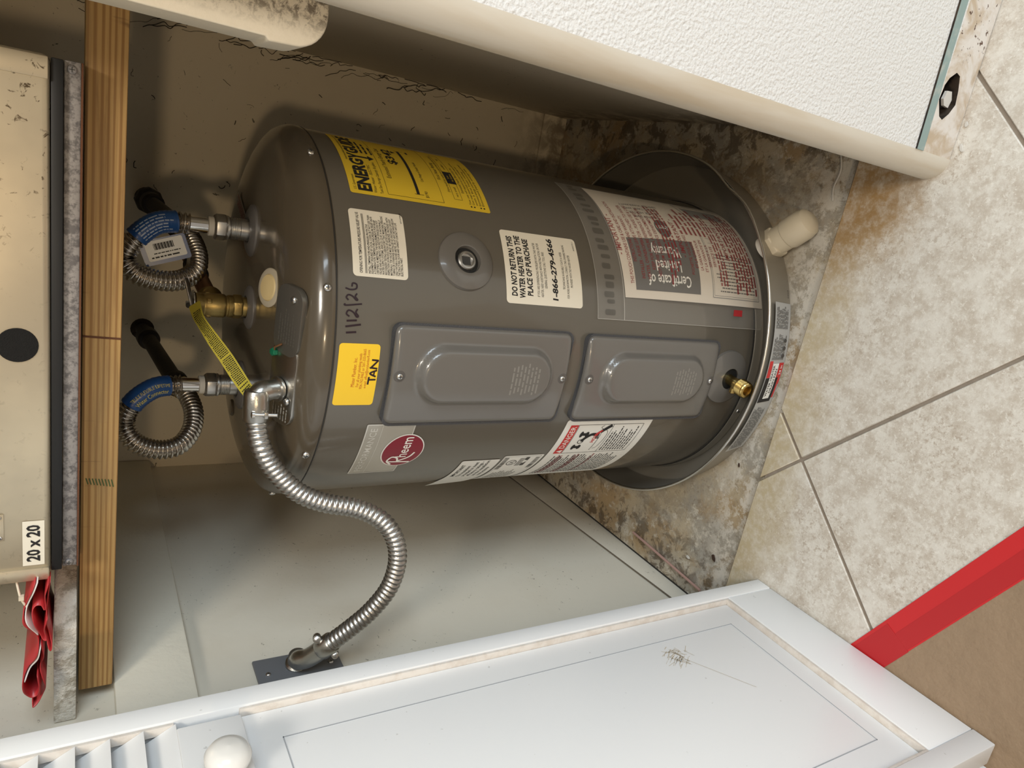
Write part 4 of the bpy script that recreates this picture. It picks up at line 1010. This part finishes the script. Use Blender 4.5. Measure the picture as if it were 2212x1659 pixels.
# ================================================================== flexible water connectors
def corrugated(path, r0, r1, pitch, seg=18):
    P = resample(path, pitch/6.0)
    def rad(i):
        t = (i/6.0) % 1.0; return r0+(r1-r0)*(0.5+0.5*math.cos(2*math.pi*t))**0.7
    return MB().tube(P, rad, seg)
def hexnut(x, y, z0, z1, r, name, par, mt='zinc'):
    MB().lathe([(r*0.86, z0), (r, z0+0.003), (r, z1-0.003), (r*0.86, z1)], 6, Matrix.Translation((x, y, 0))).build(name, mt, par, bevel=0.0008)
def connector(label, nip, pts, group, txt, mtname):
    t = thing('water_connector', label, 'water hose', group)
    x, y = nip
    hexnut(x, y, 0.7985, 0.8155, 0.0172, 'hex_nut', t)
    MB().lathe([(0.0150, 0.7965), (0.0160, 0.7975), (0.0160, 0.7995), (0.0150, 0.8005)], 28, Matrix.Translation((x, y, 0))).build('washer', 'zinc', t, smooth=True)
    MB().lathe([(0.0122, 0.8150), (0.0126, 0.8158), (0.0126, 0.8215), (0.0115, 0.8222)], 28, Matrix.Translation((x, y, 0))).build('nylon_ring', 'nylon', t, smooth=True)
    MB().lathe([(0.0098, 0.8220), (0.0098, 0.8450)], 28, Matrix.Translation((x, y, 0))).build('chrome_stub', 'chrome', t, smooth=True)
    full = catmull([(x, y, 0.8440)]+pts, 14)
    corrugated(full, 0.0094, 0.0135, 0.0057).build('corrugated_hose', 'steel_hose', t, smooth=True).modifiers['edge'].split_angle = R(80)
    # printed shrink sleeve over the bend
    seg = resample(full, 0.002); a, b = 8, 36
    sl = seg[a:b]
    def rad(i): return 0.0139+0.0003*math.cos(i*2*math.pi/2.6)
    sv_ = MB().tube(sl, rad, 24, caps=False).build('printed_sleeve', 'sleeve_blue', t, smooth=True)
    # wrap lettering round the sleeve: u along it, v round it
    Lc = [0.0]
    for i in range(len(sl)-1): Lc.append(Lc[-1]+(sl[i+1]-sl[i]).length)
    view = Vector((0.25, -0.95, 0.15)).normalized()
    def fns(u, v, h):
        u = max(0.0, min(Lc[-1]-1e-6, Lc[-1]-u)); i = max(0, min(len(sl)-2, next((k_ for k_ in range(len(Lc)-1) if Lc[k_+1] >= u), len(sl)-2)))
        f = (u-Lc[i])/max(1e-9, Lc[i+1]-Lc[i]); c = sl[i].lerp(sl[i+1], f)
        i0, i1 = max(0, i-2), min(len(sl)-1, i+3)
        tv = (sl[i1]-sl[i0]).normalized(); nv = (view-tv*view.dot(tv)).normalized(); bv = tv.cross(nv)
        a_ = v/0.0143; return tuple(c+(nv*math.cos(a_)+bv*math.sin(a_))*(0.0143+h))
    pp = Print()
    if txt:
        pp.text('Water Connector', Lc[-1]*0.5, -0.010, 0.0085, fit=0.044, bold=0.01)
        pp.text('TRULY FLEXIBLE LIFETIME', Lc[-1]*0.52, -0.001, 0.0062, fit=0.046)
        pp.build('sleeve_lettering', 'sleeve_text', fns, 0.0004, sv_)
    else:
        for i_ in range(6): pp.greek(0.005, 0.046, -0.013+0.0038*i_, 0.0016, 700+i_, 0.25)
        pp.build('sleeve_print', 'sleeve_text_white', fns, 0.0004, sv_)
    # end union behind the loop
    e = Vector(pts[-1]); d = (Vector(pts[-1])-Vector(pts[-2])).normalized()
    MB().lathe([(0.0135, -0.002), (0.0165, 0.0), (0.0165, 0.012), (0.0135, 0.014)], 6, frame(e, d)).build('end_nut', 'brass_dull', t, bevel=0.0008)
    return t
ptsR = [(0.1125, -0.0125, 0.8600), (0.1080, -0.0200, 0.8830), (0.0890, -0.0240, 0.9040), (0.0650, -0.0220, 0.9160), (0.0465, -0.0250, 0.9060), (0.0380, -0.0223, 0.8830), (0.0375, -0.0127, 0.8540), (0.0475, 0.0023, 0.8330), (0.0640, 0.0230, 0.8270), (0.0790, 0.0446, 0.8300), (0.0905, 0.0669, 0.8370)]
ptsL = [(-0.1060, -0.0130, 0.8560), (-0.1085, -0.0190, 0.8780), (-0.1270, -0.0222, 0.9010), (-0.1540, -0.0224, 0.9110), (-0.1780, -0.0300, 0.9010), (-0.1920, -0.0293, 0.8740), (-0.1910, -0.0223, 0.8450), (-0.1765, -0.0023, 0.8265), (-0.1580, 0.0210, 0.8215), (-0.1430, 0.0461, 0.8265), (-0.1375, 0.0612, 0.8325)]
cR = connector('looped corrugated steel water hose nearest the right wall, with hanging paper tag', NR, ptsR, 'flexible water connectors', False, '')
cL = connector('looped corrugated steel water hose with yellow lettering on its blue sleeve', NL, ptsL, 'flexible water connectors', True, '')
# hanging paper tag on the right hose
fg = on_plane((0.0740, -0.006, 0.8715), (0.34, -0.05, -0.94), (0.94, 0.10, 0.34))
tg = sheet('paper_tag', 'sleeve_blue', fg, -0.026, -0.016, 0.030, 0.016, 0.003, 0.0, cR, nu=8)
sheet('tag_face', 'label_white', fg, -0.020, -0.011, 0.026, 0.014, 0.002, 0.0006, tg, nu=6)
p = Print()
for i_ in range(20): p.rect(-0.010+0.0012*i_, 0.002, -0.0095+0.0012*i_+0.0004*(i_ % 3), 0.010)
p.greek(-0.012, 0.020, -0.003, 0.0012, 3); p.greek(-0.016, 0.018, -0.008, 0.0018, 4)
p.build('tag_print', 'ink', fg, 0.0010, tg)
# dark supply pipes out of the back wall
def supply(label, wall, end, extra):
    t = thing('supply_pipe', label, 'pipe', 'dark supply pipes')
    a = Vector(wall); b = Vector(end); d = (b-a).normalized()
    P = [a+(b-a)*i/20 for i in range(21)]
    MB().tube(P, 0.0125, 20).build('pipe', 'black_pipe', t, smooth=True)
    MB().lathe([(0.0150, 0.0), (0.0185, 0.004), (0.0185, 0.034), (0.0150, 0.038)], 24, frame(a+d*0.055, d)).build('coupling', 'black_pipe', t, smooth=True)
    MB().lathe([(0.0155, 0.0), (0.0175, 0.003), (0.0175, 0.026), (0.0155, 0.029)], 24, frame(b-d*0.022, d)).build('end_coupling', 'black_pipe', t, smooth=True)
    rrq = random.Random(4); kk = 26; pr_ = []
    MB().lathe([(0.0125, -0.004), (0.017, -0.001), (0.0205, 0.0008)], 20, frame((a.x, YB-0.0012, a.z), (0, 1, 0))).build('wall_hole', 'cavity', t)
    if extra: MB().lathe([(0.0195, 0.0), (0.0235, 0.006), (0.0235, 0.030), (0.0195, 0.036)], 8, frame(a+d*0.012, d)).build('adapter', 'black_pipe', t, bevel=0.001)
    return t
supply('dark pipe from the back wall to the hose nearest the right wall', (0.091, YB-0.002, 0.857), (0.0935, 0.082, 0.843), True)
supply('dark pipe from the back wall to the hose with yellow lettering', (-0.153, YB-0.002, 0.857), (-0.1365, 0.080, 0.8375), False)

# ================================================================== relief valve
rv = thing('relief_valve', 'brass relief valve with a hanging yellow tag on top of the heater', 'valve')
vx0, vy0 = 0.013, -0.036
Tm = Matrix.Translation((vx0, vy0, 0))
MB().lathe([(0.0130, 0.7692), (0.0130, 0.778), (0.0125, 0.780)], 32, Tm).build('thread', 'brass_dull', rv, smooth=True)
MB().lathe([(0.0150, 0.778), (0.0165, 0.780), (0.0165, 0.7885), (0.0150, 0.7905)], 6, Tm).build('hex_base', 'brass_dull', rv, bevel=0.0008)
MB().lathe([(0.0142, 0.7895), (0.0148, 0.7915), (0.0148, 0.7955), (0.0138, 0.7965), (0.0138, 0.7985), (0.0152, 0.8000), (0.0156, 0.802), (0.0156, 0.8225), (0.0145, 0.8240), (0.0145, 0.8260), (0.0152, 0.8275), (0.0152, 0.8350), (0.0120, 0.8370), (0, 0.8370)], 40, Tm).build('valve_body', 'brass_dull', rv, smooth=True)
for a in (-60, 30, 120, 210):
    MB().box((0.0145, -0.003, 0.817), (0.0165, 0.003, 0.8225)).build('boss', 'brass', rv, bevel=0.0005).matrix_local = Tm @ Matrix.Rotation(R(a), 4, 'Z')
MB().lathe([(0.0170, 0.8365), (0.0180, 0.8375), (0.0180, 0.8385), (0.0, 0.8390)], 40, Tm).build('cap_disc', 'chrome', rv, smooth=True)
MB().prism(rrect(-0.010, -0.0045, 0.030, 0.0045, 0.0043), on_plane((vx0+0.006, vy0-0.010, 0.8415), (0.80, 0.10, 0.20), (0.15, -0.75, 0.55)), -0.0006, 0.0012).build('test_lever', 'zinc', rv, bevel=0.0004)
MB().tube([(vx0, vy0, 0.838), (vx0, vy0, 0.846)], 0.0035, 14).build('lever_stem', 'zinc', rv, smooth=True)
MB().lathe([(0.0035, 0), (0.0035, 0.001), (0, 0.0014)], 14, frame((vx0+0.000, vy0-0.0095, 0.8440), (0.15, -0.75, 0.55))).build('lever_rivet', 'screw_slot', rv, smooth=True)
od = Vector((0.12, 0.99, 0.02)).normalized()
MB().lathe([(0.0135, 0.0), (0.0150, 0.014), (0.0165, 0.016), (0.0165, 0.028), (0.0130, 0.030)], 28, frame((vx0, vy0, 0.8135), od)).build('outlet_neck', 'brass_dull', rv, smooth=True)
dp0 = Vector((vx0, vy0, 0.8135))+od*0.024
MB().tube([dp0+od*(0.42*i/12) for i in range(13)], 0.0112, 20).build('discharge_pipe', 'copper_pipe', rv, smooth=True)
MB().lathe([(0.0125, 0), (0.0145, 0.002), (0.0145, 0.05), (0.0125, 0.052)], 24, frame(dp0+od*0.10, od)).build('pipe_coupling', 'black_pipe', rv, smooth=True)
# yellow plastic warning tag: a long twisted strip
tagp = catmull([(0.018, -0.056, 0.8390), (0.004, -0.074, 0.8350), (-0.011, -0.104, 0.8250), (-0.029, -0.137, 0.8110), (-0.046, -0.166, 0.7995), (-0.0600, -0.192, 0.7890)], 12)
wd = [(tagp[min(i+1, len(tagp)-1)]-tagp[max(i-1, 0)]).normalized().cross(Vector((0.20-0.25*math.sin(i*0.12), -0.70, 0.55))).normalized() for i in range(len(tagp))]
Lt = [0.0]
for i in range(len(tagp)-1): Lt.append(Lt[-1]+(tagp[i+1]-tagp[i]).length)
def fnt(u, v, h):
    u = max(0.0, min(Lt[-1]-1e-6, u)); i = next((k_ for k_ in range(len(Lt)-1) if Lt[k_+1] >= u), len(Lt)-2)
    f = (u-Lt[i])/(Lt[i+1]-Lt[i]); c = tagp[i].lerp(tagp[i+1], f); tv = (tagp[i+1]-tagp[i]).normalized(); wv_ = wd[i]; wv_ = (wv_-tv*wv_.dot(tv)).normalized()
    return tuple(c+wv_*v+tv.cross(wv_)*(h if tv.cross(wv_).dot(Vector((0.2, -0.75, 0.6))) > 0 else -h))
tg = sheet('warning_tag', 'tag_yellow', fnt, 0.0, -0.0085, Lt[-1], 0.0085, 0.002, 0.0, rv, nu=40, label='long yellow warning strip')
p = Print()
rr = random.Random(2); u = 0.012
while u < Lt[-1]-0.004:
    v = -0.0065
    while v < 0.0055:
        L_ = rr.uniform(0.0008, 0.0026); p.rect(u, v, u+0.0014, min(v+L_, 0.0065)); v += L_+0.0006
    u += 0.0027 if rr.random() > 0.06 else 0.005
p.build('tag_print', 'ink', fnt, 0.0004, tg)

# ================================================================== flexible metal conduit
fc = thing('flexible_conduit', 'flexible metal conduit running from the heater top to the left wall', 'conduit')
# elbow at the heater
eb = Vector(jf(-0.045, 0.004, 0.0015))
MB().lathe([(0.0140, 0.0), (0.0150, 0.0015), (0.0150, 0.004), (0.0120, 0.005), (0.0118, 0.022)], 28, frame(eb, jn)).build('elbow_base', 'cast_zinc', fc, smooth=True)
ep = eb+jn*0.020
el = catmull([ep+jn*-0.004, ep+jn*0.004+Vector((-0.002, 0, 0)), ep+jn*0.009+Vector((-0.010, -0.001, 0)), ep+jn*0.009+Vector((-0.024, -0.003, 0.000))], 8)
ebm = MB().tube(el, 0.0126, 24); ebm.build('elbow_body', 'cast_zinc', fc, smooth=True)
c0 = el[-1]; cdir = Vector((-1.0, -0.08, -0.02)).normalized()
MB().lathe([(0.0126, -0.026), (0.0142, -0.022), (0.0146, 0.008), (0.0135, 0.010)], 28, frame(c0, cdir)).build('elbow_saddle', 'cast_zinc', fc, smooth=True)
for sgn in (1,):
    q0 = c0+Vector((0.002, -0.0150, -0.006))
    MB().tube([q0+Vector((0, 0.002, 0.010)), q0+Vector((0, -0.001, -0.014))], 0.0020, 10).build('clamp_screw', 'screw_metal', fc, smooth=True)
    MB().lathe([(0.0042, 0), (0.0042, 0.003), (0.002, 0.0042), (0, 0.0042)], 14, frame(q0+Vector((0, 0.002, 0.010)), (0, 0.08, 1))).build('clamp_screw_head', 'screw_metal', fc, smooth=True)
    MB().box((-0.004, -0.003, -0.004), (0.004, 0.010, 0.000)).build('clamp_ear', 'cast_zinc', fc, bevel=0.0008).location = q0
cp = [tuple(c0+cdir*0.004), (-0.0980, -0.2330, 0.7870), (-0.1270, -0.2385, 0.7730), (-0.1585, -0.2460, 0.7430), (-0.1741, -0.2530, 0.7091), (-0.1817, -0.2601, 0.6702), (-0.1969, -0.2703, 0.6387), (-0.2206, -0.2786, 0.6213), (-0.2527, -0.2822, 0.6151), (-0.2910, -0.2794, 0.6202), (-0.3268, -0.2727, 0.6384), (-0.3564, -0.2625, 0.6596), (-0.3830, -0.2515, 0.6805)]
cpath = catmull(cp, 12)
def helix_hose(path, r0, r1, pitch, seg=20):
    P = resample(path, pitch/6.0); N = len(P)
    T_ = [(P[min(i+1, N-1)]-P[max(i-1, 0)]).normalized() for i in range(N)]
    nrm = Vector((0, 0, 1)); nrm = (nrm-T_[0]*nrm.dot(T_[0])).normalized(); vs = []
    for i in range(N):
        nrm = (nrm-T_[i]*nrm.dot(T_[i])).normalized(); bn = T_[i].cross(nrm)
        for j in range(seg):
            a = 2*math.pi*j/seg; t = (i/6.0+j/seg) % 1.0
            r = r0+(r1-r0)*max(0.0, math.sin(math.pi*t))**0.55
            vs.append(tuple(P[i]+nrm*(r*math.cos(a))+bn*(r*math.sin(a))))
    fs = [(i*seg+j, i*seg+(j+1) % seg, (i+1)*seg+(j+1) % seg, (i+1)*seg+j) for i in range(N-1) for j in range(seg)]
    return MB().add(vs, fs)
helix_hose(cpath, 0.0092, 0.0122, 0.0066).build('armoured_hose', 'conduit_metal', fc, smooth=True).modifiers['edge'].split_angle = R(80)
# angled connector at the wall
w0 = Vector((XL+0.004, -0.213, 0.7085)); w1 = Vector(cp[-1]); wdir = (w1-Vector((-0.424, -0.232, 0.7095))).normalized()
MB().lathe([(0.0150, 0.0), (0.0150, 0.006), (0.0125, 0.008), (0.0122, 0.020)], 28, frame(w0, (1, -0.25, 0.05))).build('connector_base', 'cast_zinc', fc, smooth=True)
wp = catmull([w0+Vector((0.012, -0.003, 0.0)), w0+Vector((0.018, -0.013, 0.0005)), w0+Vector((0.028, -0.023, -0.010)), w1+wdir*0.001], 8)
MB().tube(wp, lambda i: 0.0128 if i > 4 else 0.0118+0.00025*i, 24).build('connector_body', 'cast_zinc', fc, smooth=True)
MB().lathe([(0.0128, -0.016), (0.0142, -0.014), (0.0142, 0.004), (0.0132, 0.006)], 28, frame(w1, wdir)).build('connector_collar', 'cast_zinc', fc, smooth=True)
for sgn in (1, -1):
    sd_ = wdir.cross(Vector((0.35, -0.9, 0.1))).normalized()*sgn
    q0 = w1-wdir*0.006+sd_*0.0165; fa = Vector((0.35, -0.9, 0.25)).normalized()
    MB().tube([q0-fa*0.012, q0+fa*0.004], 0.0022, 10).build('clamp_screw', 'screw_metal', fc, smooth=True)
    MB().lathe([(0.0046, 0), (0.0046, 0.003), (0.0022, 0.0044), (0, 0.0044)], 14, frame(q0+fa*0.004, fa)).build('clamp_screw_head', 'screw_metal', fc, smooth=True)
    MB().lathe([(0.0050, -0.008), (0.0056, -0.006), (0.0056, 0.002), (0.0050, 0.003)], 14, frame(q0, fa)).build('clamp_ear', 'cast_zinc', fc, smooth=True)
# wall plate
wp_ = thing('cover_plate', 'grey electrical cover plate on the left wall behind the conduit fitting', 'cover plate')
MB().box((XL, -0.262, 0.649), (XL+0.0045, -0.1885, 0.762)).build('plate', 'wall_plate', wp_, bevel=0.0018)
for zz in (0.7475, 0.6635): screw(wp_, (XL+0.0045, -0.2215, zz), (1, 0, 0), 0.0035)

# ================================================================== beam, shelf end, air handler
beam = tag(MB().box((-0.4235, -0.200, 0.9262), (XR-0.002, -0.111, 0.9612)).build('pine_beam', 'pine', bevel=0.0015), 'bare pine beam under the air handler, right across the closet', 'beam')
mat('knot_ink', (0.10, 0.035, 0.012), 0.8)
p = Print(); p.line((0.0, 0.0003), (0.0015, 0.0345), 0.0022); p.build('saw_line', 'knot_ink', on_plane((0.008, -0.2003, 0.9263), (1, 0, 0), (0, 0, 1)), 0.0001, beam)
mat('green_ink', (0.05, 0.075, 0.02), 0.8)
p = Print()
for i_ in range(9): p.line((-0.006+0.0006*i_, 0.004+0.003*i_), (0.003+0.0004*i_, 0.006+0.003*i_), 0.0012)
p.build('green_stamp', 'green_ink', on_plane((-0.155, -0.2003, 0.9263), (1, 0, 0), (0, 0, 1)), 0.0001, beam)
shelf = tag(MB().prism([(-0.441, -0.226), (-0.318, -0.226), (-0.262, -0.170), (-0.262, 0.10), (-0.441, 0.10)], lambda a, b, h: (a, b, h), 0.9635, 0.9850).build('shelf_board', 'white_wood', bevel=0.001), 'rough white painted board end resting on the pine beam at the left', 'board')

ah = thing('air_handler', 'galvanised air handler cabinet resting above the pine beam', 'air handler')
AY = -0.240
MB().box((-0.236, AY+0.022, 0.985), (0.262, 0.40, 1.75)).build('cabinet', 'sheet_metal', ah, bevel=0.002)
MB().box((-0.243, AY, 0.9872), (0.2675, AY+0.022, 1.50)).build('front_panel', 'sheet_metal', ah, bevel=0.006, bseg=3)
MB().box((0.2475, AY-0.0012, 0.9885), (0.2660, AY+0.004, 1.49)).build('panel_fold', 'sheet_metal', ah, bevel=0.001)
MB().box((-0.2425, AY-0.003, 0.9880), (-0.2275, AY+0.004, 1.49)).build('panel_fold', 'sheet_metal', ah, bevel=0.0025)
MB().box((-0.236, AY+0.004, 0.9775), (0.2660, AY+0.03, 0.9868)).build('rubber_gasket', 'rubber', ah, bevel=0.001)
MB().box((-0.2365, AY+0.0105, 0.9640), (0.2665, AY+0.040, 0.9772)).build('bottom_flange', 'flange_metal', ah, bevel=0.0012)
MB().box((-0.2365, AY+0.0085, 0.9625), (0.2665, AY+0.038, 0.9642)).build('rusty_edge', 'rust', ah, bevel=0.0004)
for x in (0.2595, -0.2315): screw(ah, (x, AY+0.0105, 0.9712), (0, -1, 0), 0.0040, 'flange_metal')
MB().lathe([(0.0165, 0.0), (0.0162, 0.001), (0, 0.0012)], 32, frame((0.0095, AY-0.0002, 1.0128), (0, -1, 0))).build('round_plug', 'plug_foam', ah, label='round black foam plug')
fnA = on_plane((-0.2245, AY, 0.9925), (1, 0, 0), (0, 0, 1))
s = sheet('size_label', 'label_cream', fnA, 0, 0, 0.0505, 0.0185, 0.0003, 0.0006, ah, nu=2, label='cream size label in black figures')
p = Print(); p.text('20 x 20', 0.0252, 0.0042, 0.0155, fit=0.0415, bold=0.03); p.build('print', 'ink', fnA, 0.0010, s)
MB().box((-0.1935, AY-0.0014, 1.0260), (-0.1640, AY, 1.050)).build('rating_plate', 'sheet_metal', ah, bevel=0.0004)
for (x, zz) in ((-0.190, 1.029), (-0.1675, 1.0295)): screw(ah, (x, AY-0.0014, zz), (0, -1, 0), 0.0020)

# ------------------------------------------------------------------ folded red bag and its cable tie
bag = thing('folded_bag', 'folded red and white plastic bag tucked beside the air handler', 'bag')
def ribbon(name, pts, mt, y0, y1, inner=None):
    P = catmull([(a, 0, b) for a, b in pts], 6); vs = []; fs = []; k = 4
    for q in P:
        for j in range(k): vs.append((q.x, y0+(y1-y0)*j/(k-1)+0.003*math.sin(q.x*160+j), q.z))
    for i in range(len(P)-1):
        for j in range(k-1): fs.append((i*k+j, (i+1)*k+j, (i+1)*k+j+1, i*k+j+1))
    o = MB().add(vs, fs).build(name, mt, bag, smooth=True); md = o.modifiers.new('solid', 'SOLIDIFY'); md.thickness = 0.0009; return o
ribbon('bag_fold', [(-0.2372, 1.0005), (-0.2578, 1.0068), (-0.2702, 1.0104), (-0.2833, 1.011), (-0.2933, 1.0056), (-0.3012, 1.0001), (-0.3152, 0.9982), (-0.3283, 1.001), (-0.3406, 1.0075), (-0.3557, 1.0122), (-0.3712, 1.011), (-0.3811, 1.0054), (-0.3793, 0.9989), (-0.368, 0.9967), (-0.3521, 0.9987)], 'bag_red', -0.252, -0.16)
ribbon('bag_fold', [(-0.239, 0.9892), (-0.256, 0.9925), (-0.2716, 0.9918), (-0.2665, 0.9951), (-0.2666, 1.0006), (-0.2737, 1.0035), (-0.2876, 1.0008), (-0.3056, 0.9953), (-0.3096, 0.9929), (-0.309, 0.9904), (-0.2961, 0.9923), (-0.2809, 0.9895)], 'bag_red', -0.254, -0.16)
ribbon('bag_fold', [(-0.2394, 0.9871), (-0.2609, 0.9892), (-0.2852, 0.9904), (-0.3038, 0.988), (-0.3172, 0.9856), (-0.3231, 0.9866), (-0.3208, 0.9890), (-0.3099, 0.9912)], 'bag_red', -0.250, -0.16)
ribbon('bag_fold', [(-0.3147, 0.9953), (-0.3326, 0.9929), (-0.3481, 0.9963), (-0.3706, 0.9914), (-0.3884, 0.9964), (-0.3956, 1.0031), (-0.3897, 1.0044)], 'bag_red', -0.247, -0.16)
ribbon('white_lining', [(-0.2372, 0.9985), (-0.2578, 1.0050), (-0.2702, 1.0086), (-0.2810, 1.0085), (-0.2940, 1.0030), (-0.3030, 0.9985)], 'bag_white', -0.2535, -0.17)
ribbon('white_lining', [(-0.3170, 0.9965), (-0.3300, 0.9990), (-0.3420, 1.0055), (-0.3560, 1.0105)], 'bag_white', -0.2530, -0.17)
tie = tag(MB().tube(catmull([(-0.2445, -0.2380, 1.0165), (-0.2520, -0.2440, 1.0145), (-0.2590, -0.2470, 1.0125), (-0.2680, -0.2480, 1.0080)], 6), 0.0011, 8).box((-0.2595, -0.2495, 1.0100), (-0.2550, -0.2445, 1.0145)).build('cable_tie', 'zip'), 'pale cable tie hanging beside the red bag', 'cable tie')

# ================================================================== things on the floor
tdir_ = Vector((0.884, -0.467, 0)).normalized()
paper = tag(MB().prism([(-1.3, -0.075), (-0.330, -0.588), (-0.085, -0.717), (0.50, -1.026), (0.55, -1.9), (-1.3, -1.9)][::-1], lambda a, b, h: (a, b, h), 0.0006, 0.0012).build('floor_paper', 'kraft'), 'brown kraft floor protection paper in front of the closet', 'floor paper')
def strip(name, a, b, wdt, z, mt, label, grp):
    a = Vector((a[0], a[1], 0)); b = Vector((b[0], b[1], 0)); d = (b-a).normalized(); q = Vector((-d.y, d.x, 0))*wdt/2
    P = [(v.x, v.y) for v in (a-q, b-q, b+q, a+q)]
    return tag(MB().prism(P, lambda u, v, h: (u, v, h), z, z+0.0004).build(name, mt), label, 'tape', grp)
strip('red_tape', (-0.66, -0.394), (0.16, -0.826), 0.046, 0.0013, 'red_tape', 'long red tape strip holding the edge of the brown paper to the tiles', 'red floor tape')
strip('red_tape', (-0.66, -0.398), (-0.268, -0.6035), 0.042, 0.0019, 'red_tape_dark', 'short darker piece of red tape beside the door leaf', 'red floor tape')
strip('red_tape', (-0.285, -0.6015), (0.16, -0.836), 0.024, 0.0018, 'red_tape_dark', 'second narrow red tape layer along the paper side of the long strip', 'red floor tape')
tag(MB().tube(catmull([(-0.401, -0.066, ZC+0.0025), (-0.404, -0.12, ZC+0.0025), (-0.4085, -0.19, ZC+0.0025), (-0.413, -0.262, ZC+0.0025)], 6), 0.0026, 10).build('thin_rod', 'rod_pink', smooth=True), 'thin pinkish rod lying on the slab along the left wall', 'rod')
def chip(x, y, z, sx, sy, rot, mt, label, name='debris_chip', cat='debris', seed=0):
    rr = random.Random(seed); P = []
    for i in range(7):
        a = 2*math.pi*i/7; f = rr.uniform(0.7, 1.1); u, v = sx*f*math.cos(a), sy*f*math.sin(a)
        P.append((x+u*math.cos(rot)-v*math.sin(rot), y+u*math.sin(rot)+v*math.cos(rot)))
    return tag(MB().prism(P, lambda u, v, h: (u, v, h), z, z+0.0018).build(name, mt, bevel=0.0004, bseg=1), label, cat)
chip(-0.341, -0.270, ZC+0.0002, 0.0085, 0.0038, 0.6, 'chip_brown', 'dark brown bark-like chip on the slab near the door leaf', seed=1)
chip(-0.372, -0.215, ZC+0.0002, 0.0050, 0.0030, 1.2, 'paint_chip', 'white paint flake beside the pinkish rod', seed=2)
chip(-0.160, -0.268, ZC+0.0002, 0.0045, 0.0022, 0.3, 'chip_brown', 'small dark flake on the slab left of the pan', seed=3)
chip(0.3755, -0.470, 0.0003, 0.0075, 0.0025, 0.5, 'paint_chip', 'white plaster flake at the foot of the wall corner', seed=4)
chip(0.405, -0.4668, 0.0003, 0.0040, 0.0022, 0.1, 'paint_chip', 'small pale plaster crumb under the hole in the wall', seed=5)
tag(MB().tube(catmull([(0.366, -0.290, ZC+0.0015), (0.338, -0.300, ZC+0.002), (0.312, -0.296, ZC+0.0015), (0.292, -0.301, ZC+0.0015)], 6), 0.0013, 8).build('caulk_string', 'paint_chip', smooth=True), 'pale string of old caulk at the tile edge by the right wall', 'caulk')
# cobwebs in the back right corner
cw = MB(); rr = random.Random(12)
for i in range(46):
    zb = rr.choice([rr.uniform(0.02, 0.80), rr.uniform(0.30, 0.70), rr.uniform(0.80, 0.98)])
    x = XR-abs(rr.gauss(0.002, 0.006)); y = YB-0.0015-abs(rr.gauss(0.0, 0.004)); P = [(x, y, zb)]
    for j in range(6):
        x = min(XR-0.0015, x+rr.gauss(-0.0005, 0.0035)); y = min(YB-0.0015, y+rr.gauss(0, 0.002)); zb += rr.uniform(0.004, 0.014); P.append((x, y, zb))
    cw.tube(catmull(P, 3), rr.uniform(0.0003, 0.0009), 5)
for i in range(70):
    x = rr.uniform(0.10, 0.39); zb = rr.uniform(0.05, 0.90); P = [(x, YB-0.0010, zb)]; an = rr.uniform(0, 6.28)
    for j in range(rr.randint(2, 4)):
        an += rr.gauss(0, 0.7); x += 0.004*math.cos(an); zb += 0.004*math.sin(an); P.append((min(x, XR-0.002), YB-0.0010-0.0006*rr.random(), zb))
    cw.tube(catmull(P, 3), rr.uniform(0.0003, 0.0008), 5)
o = tag(cw.build('cobweb', 'cobweb'), 'dusty dark cobweb threads in the back right corner of the closet', 'cobweb'); o['kind'] = 'stuff'
